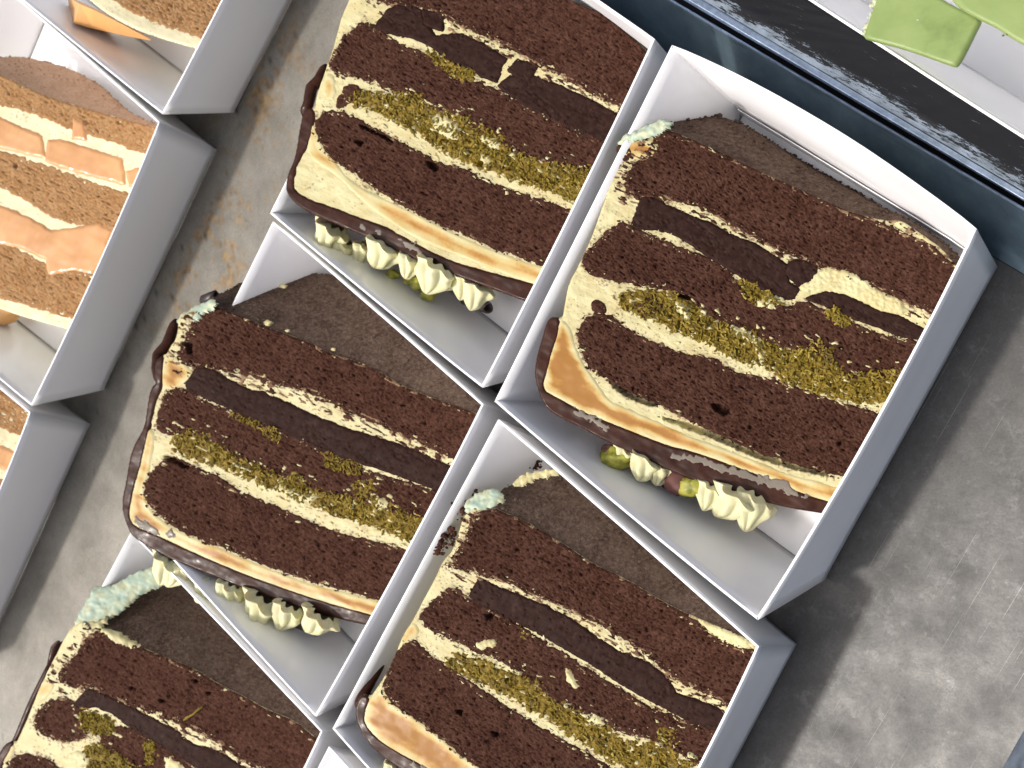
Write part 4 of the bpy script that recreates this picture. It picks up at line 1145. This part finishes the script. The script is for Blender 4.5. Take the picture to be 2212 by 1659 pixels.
AX1 = [(1300, 900), (1240, 1010)]
garnish(rC, AX1, [('rose', 716, 505, .80, .0078, .010, -.2), ('rose', 752, 545, .62, .0070, .0095, .1), ('rose', 835, 545, .72, .0095, .0105, 0), ('rose', 945, 592, .66, .0095, .0110, 0),
                  ('rose', 1030, 632, .50, .0068, .0090, .2), ('nut', 850, 592, .55, .0022), ('nut', 905, 612, .55, .0030), ('nut', 925, 636, .5, .0028), ('nut', 885, 605, .55, .0020), ('rose', 790, 545, .6, .0060, .008, .1), ('rose', 890, 570, .7, .0062, .008, -.1), ('rose', 1000, 612, .55, .006, .008, .1),
                  ('curl', 790, 570, .45, .0019, .010, .6), ('curl', 1030, 655, .40, .0022, .013, -.35)], 1.15)
garnish(rB, AX1, [('rose', 365, 1215, .9, .0070, .0100, -.1), ('rose', 392, 1232, .85, .0060, .009, .1), ('rose', 462, 1268, .75, .0066, .0095, -.2), ('rose', 500, 1276, .75, .0064, .0095, .1), ('rose', 572, 1305, .65, .0090, .0105, 0),
                  ('rose', 625, 1322, .62, .0068, .0095, .1), ('rose', 692, 1338, .55, .0072, .0085, 0), ('nut', 425, 1258, .75, .0030), ('nut', 542, 1290, .6, .0034), ('nut', 655, 1325, .5, .0026), ('nut', 470, 1290, .6, .0022),
                  ('curl', 493, 1308, .55, .0027, .012, 1.5), ('curl', 666, 1352, .5, .0025, .012, -.2), ('nut', 595, 1342, .55, .0018)], 1.3)
garnish(rA, AX1, [('nut', 1335, 985, .62, .0046), ('skin', 1318, 976, .62, .0026), ('rose', 1395, 998, .55, .0080, .0085, 0), ('skin', 1465, 1042, .5, .0042), ('nut', 1495, 1048, .52, .0044), ('nut', 1462, 1030, .5, .0016),
                  ('rose', 1535, 1064, .48, .0058, .0080, 0), ('rose', 1590, 1084, .42, .0092, .0105, 0), ('rose', 1625, 1090, .38, .0080, .0115, .1), ('nut', 1560, 1062, .5, .0022), ('curl', 1442, 1025, .45, .0020, .008, 1.3), ('curl', 1558, 1082, .4, .0018, .008, .2), ('rose', 1430, 1015, .5, .0060, .0075, .1), ('rose', 1350, 980, .6, .0050, .0070, 0)], 1.12)
garnish(rD, AX1, [('rose', 858, 1668, .8, .0070, .0100, 0)])

# the drips that ran down the frosting, seen past the cut edge
def drip(root, pts, r, name='glaze_drip'):
    P = resample(np.array(pts, float), n=40); n = 18; V = []
    for i, p in enumerate(P):
        c = W((p[0], p[1]), p[2] * H); rr = r * (.75 + .35 * math.sin(i / 39 * math.pi) + .25 * (i > 30) * (i - 30) / 9)
        rr *= math.sqrt(max(0.02, min(1, (i + .5) / 4, (39.5 - i) / 4)))
        for a in range(n):
            th = a / n * 2 * math.pi
            V.append(c + np.array([math.cos(th) * rr, math.sin(th) * rr * .5, math.sin(th) * rr * .8]))
    F = np.array([(i * n + a, i * n + (a + 1) % n, (i + 1) * n + (a + 1) % n, (i + 1) * n + a) for i in range(39) for a in range(n)])
    return mesh_obj(name, V, F, GLZ, root, True)


drip(rE, [(136, 1386, .8), (124, 1396, .85), (116, 1425, .9), (104, 1450, .95), (70, 1520, .98), (40, 1590, 1.0), (18, 1640, 1.0)], .0018)
drip(rE, [(128, 1384, .8), (116, 1400, .8), (106, 1440, .8)], .0013)
drip(rC, [(704, 140, .9), (690, 172, .95), (673, 190, .98), (666, 225, 1.0), (656, 250, 1.0)], .0022)
drip(rB, [(380, 690, .95), (362, 745, 1.0), (342, 768, 1.05), (338, 800, 1.1), (345, 832, 1.12)], .0024)
drip(rD, [(830, 1420, .8), (800, 1470, .85), (785, 1500, .9), (772, 1530, .95)], .0020)

# ------------------------------------------------------------------ orange slices
OR = 'golden cake slices with orange layers'
rF, cF = slice_root('golden sponge slice with two orange layers, at the left edge', boxF, name='orange_cake_slice', group=OR)
cutF = [(-60, 135), (0, 160), (60, 190), (120, 215), (200, 238), (260, 255), (335, 275), (360, 285)]
sF = Slice(rF, cutF, [(375, 300), (180, 760)], [(160, 716), (60, 688), (0, 668), (-60, 645)], [(-60, 640), (-60, 140)],
           [(0, 160, H * .95), (-40, 600, H * .95), (345, 300, H * .4)], None, cF, None, seed=71, flow=.42)
spF = [[(-60, 120), (0, 160), (100, 205), (200, 236), (260, 255), (335, 275), (390, 290), (340, 335), (318, 328), (290, 318), (250, 302), (200, 288), (150, 273), (80, 242), (0, 222), (-60, 207)],
       [(-60, 320), (0, 330), (60, 350), (120, 370), (200, 400), (280, 425), (330, 440), (280, 510), (240, 492), (200, 488), (150, 476), (100, 456), (60, 430), (0, 398), (-60, 378)],
       [(-60, 520), (0, 530), (50, 548), (100, 578), (170, 592), (250, 600), (200, 690), (160, 685), (100, 668), (50, 650), (0, 640), (-60, 615)]]
sF.near = np.full(len(sF.P), 99.); sF.inside = np.full(len(sF.P), -99.)
for p in spF: sF.inside = np.maximum(sF.inside, sdf(smooth(p, 1), sF.P))
sF.frosting(CREAM_OR)
for p in spF: sF.layer('sponge_layer', p, SP_OR, 'sponge', rise=2.4)
for p in ([(-60, 240), (0, 255), (40, 275), (90, 296), (98, 340), (40, 328), (0, 318), (-60, 300)], [(105, 305), (130, 303), (200, 325), (262, 345), (270, 398), (200, 380), (140, 362), (100, 348)],
          [(275, 372), (300, 365), (310, 400), (280, 402)], [(160, 258), (180, 268), (185, 300), (158, 300)],
          [(-60, 430), (0, 445), (60, 470), (110, 500), (160, 495), (215, 485), (240, 500), (222, 560), (200, 590), (160, 583), (105, 592), (100, 560), (50, 535), (0, 525), (-60, 500)]):
    sF.layer('orange_gel_slab', p, ORANGE, 'gel', rise=5, smoothk=0)
sF.underside([(-60, 118), (0, 125), (30, 122), (80, 128), (150, 147), (220, 185), (265, 232), (300, 258), (358, 283)], (H * .75, .006), SKIN_OR)
sF.skirt('frosting_side', np.array([(-60, 640), (-60, 140)]), CREAM_OR); sF.skirt('frosting_foot', sF.glz, CREAM_OR); sF.skirt('frosting_tip', np.array([(360, 285), (180, 760)]), CREAM_OR)
blob('orange_topping_piece', W((8, 680), .012), (.009, .005, .005), TOPG, rF, 3, 3, .2)

rG, cG = slice_root('golden sponge slice with an orange topping piece, in the upper left corner', boxG, name='orange_cake_slice', group=OR)
sG = Slice(rG, [(150, -60), (250, -60), (480, -60)], [(520, -40), (470, 110)], [(440, 108), (400, 97), (330, 77), (270, 52), (220, 22), (180, -12), (150, -50)], [(148, -56), (149, -60)],
           [(180, -10, H * .95), (430, 100, H * .6), (470, -30, H * .4)], None, cG, None, seed=83, flow=.42)
sG.near = np.full(len(sG.P), 99.); sG.inside = sdf(np.array([(220, -80), (240, -10), (280, 18), (330, 42), (380, 58), (440, 78), (480, 90), (560, -40), (500, -80)]), sG.P)
sG.frosting(CREAM_OR)
sG.layer('sponge_layer', [(220, -80), (240, -10), (280, 18), (330, 42), (380, 58), (440, 78), (480, 90), (560, -40), (500, -80)], SP_OR, 'sponge', rise=2.4)
sG.skirt('frosting_foot', sG.glz, CREAM_OR); sG.skirt('frosting_tip', sG.right, CREAM_OR)
# the flat orange piece on its top: a bent slab
A_ = [W(p, z * H) for p, z in (((172, 8), .88), ((200, 20), .86), ((250, 45), .82), ((328, 86), .72))]
B_ = [W(p, z * H) for p, z in (((159, 50), .80), ((200, 62), .68), ((262, 76), .6), ((325, 88), .60))]
C_ = [W(p, z * H) for p, z in (((146, -8), .5), ((190, 10), .4), ((250, 40), .4), ((320, 80), .4))]
D_ = [W(p, z * H) for p, z in (((150, 26), .45), ((195, 50), .35), ((255, 70), .35), ((322, 84), .4))]
V = A_ + B_ + D_ + C_; n_ = 4; F = []
for r_ in range(4):
    for i in range(3): F.append((r_ * 4 + i, r_ * 4 + i + 1, ((r_ + 1) % 4) * 4 + i + 1, ((r_ + 1) % 4) * 4 + i))
F += [(0, 4, 8, 12), (3, 15, 11, 7)]
o = mesh_obj('orange_topping_piece', V, F, TOPG, rG, False)
bv = o.modifiers.new('soft', 'BEVEL'); bv.width = .0008; bv.segments = 3

rH, cH = slice_root('golden sponge slice in the lowest box at the left edge', boxH, name='orange_cake_slice', group=OR)
sH = Slice(rH, [(-60, 800), (0, 850), (75, 895)], [(90, 905), (0, 1120)], [(-60, 1080), (-62, 1079)], [(-62, 1070), (-60, 810)],
           [(-40, 830, H * .9), (-50, 1050, H * .9), (66, 900, H * .6)], None, cH, None, seed=91, flow=.42)
sH.near = np.full(len(sH.P), 99.)
sH.frosting(CREAM_OR)
sH.layer('sponge_layer', [(-60, 800), (0, 848), (80, 895), (100, 930), (40, 936), (0, 915), (-60, 880)], SP_OR, 'sponge', rise=2.4)
sH.layer('orange_gel_slab', [(-60, 940), (0, 965), (60, 990), (40, 1010), (0, 1010), (-60, 990)], ORANGE, 'gel', rise=5)
sH.layer('sponge_layer', [(-60, 1030), (0, 1042), (60, 1050), (0, 1110), (-60, 1090)], SP_OR, 'sponge', rise=2.4)
sH.underside([(-60, 770), (0, 828), (40, 850), (85, 885)], .02, SP_OR)
sH.skirt('frosting_tip', np.array([(75, 895), (90, 905), (0, 1120)]), CREAM_OR)


# ------------------------------------------------------------------ green cakes
def slab(root, name, top, ztop, zbot, drop_px, material, rnd=.0012):
    """block with rounded corners: outline in the photograph at its own height, extruded down"""
    P = resample(np.vstack([smooth(top, 2), smooth(top, 2)[:1]]), n=120)[:-1]
    T = np.array([W(p, ztop(p) if callable(ztop) else ztop) for p in P]); c = T.mean(0)
    V = []; n = len(T); prof = [(0, 0), (.0003, .0001), (.0006, .0004), (.0008, .0009)]
    rows = []
    nx_ = np.roll(T, -1, 0) - np.roll(T, 1, 0); inn = np.stack([-nx_[:, 1], nx_[:, 0], 0 * nx_[:, 0]], 1); inn /= np.linalg.norm(inn, axis=1)[:, None] + 1e-9
    if ((T + inn * .001 - c) ** 2).sum() > ((T - inn * .001 - c) ** 2).sum(): inn = -inn
    for f, dz in ((.02, 0), (.3, 0), (.6, 0), (.85, 0), (.93, 0), (.96, .0002), (.985, .0007), (1., .0016)):
        q = c + (T - c) * f; q[:, 2] -= dz; rows.append(q)
    for f in (.5, 1.):
        q = T.copy(); q[:, :2] = c[:2] + (q[:, :2] - c[:2]) * (1 - .45 * f); q[:, 2] = T[:, 2] * (1 - f) + zbot * f; rows.append(q)
    for r_ in range(len(rows)):
        rows[r_] = rows[r_] + .00035 * np.stack([0 * rows[r_][:, 0], 0 * rows[r_][:, 0], noise(rows[r_][:, 0] * 90, rows[r_][:, 1] * 90, 41)], 1)
    V = np.vstack(rows)
    F = np.array([(r_ * n + i, r_ * n + (i + 1) % n, (r_ + 1) * n + (i + 1) % n, (r_ + 1) * n + i) for r_ in range(len(rows) - 1) for i in range(n)])
    return mesh_obj(name, V, F, material, root, True)


cj = W((1980, 70), 0)
gk = thing('green_cake', 'smaller pale green cake block hanging over the rim of the upper right box', 'cake', (cj[0], cj[1], .002), 'pale green cake blocks')
slab(gk, 'green_mousse_block', [(1885, -60), (1900, -30), (1862, 78), (1866, 84), (1950, 104), (2056, 143), (2066, 143), (2085, 110), (2117, 48), (2120, 42), (2062, 12), (1980, -35), (1950, -60)], lambda p: .050 - .0 * p[0], .036, 0, GREEN)
bl = W((1868, 60), .047)
crumb_pts = [W((1862 + rs.rand() * 22 - (y_ - 80) * -.24 * 0 + (80 - y_) * .30, y_), .046) for y_ in rs.rand(60) * 90 - 10]
crumbs('green_crumbs', crumb_pts, SKY_CREAM_CRUMB, gk, (.0003, .0010))
cj = W((2180, 20), 0)
gk2 = thing('green_cake', 'larger pale green cake block in the corner, lying above the smaller one', 'cake', (cj[0], cj[1], .002), 'pale green cake blocks')
slab(gk2, 'green_mousse_block', [(2010, -80), (2040, -20), (2065, 15), (2120, 45), (2150, 58), (2165, 70), (2212, 98), (2300, 140), (2400, 150), (2400, -80)], .058, .050, 0, GREEN)
pts = [W((2150 + rs.rand() * 60, 20 + rs.rand() * 60), .0575) for _ in range(14)]
crumbs('dark_flecks', pts, mat('green_fleck', (.09, .12, .02), .6), gk2, (.0002, .0005))
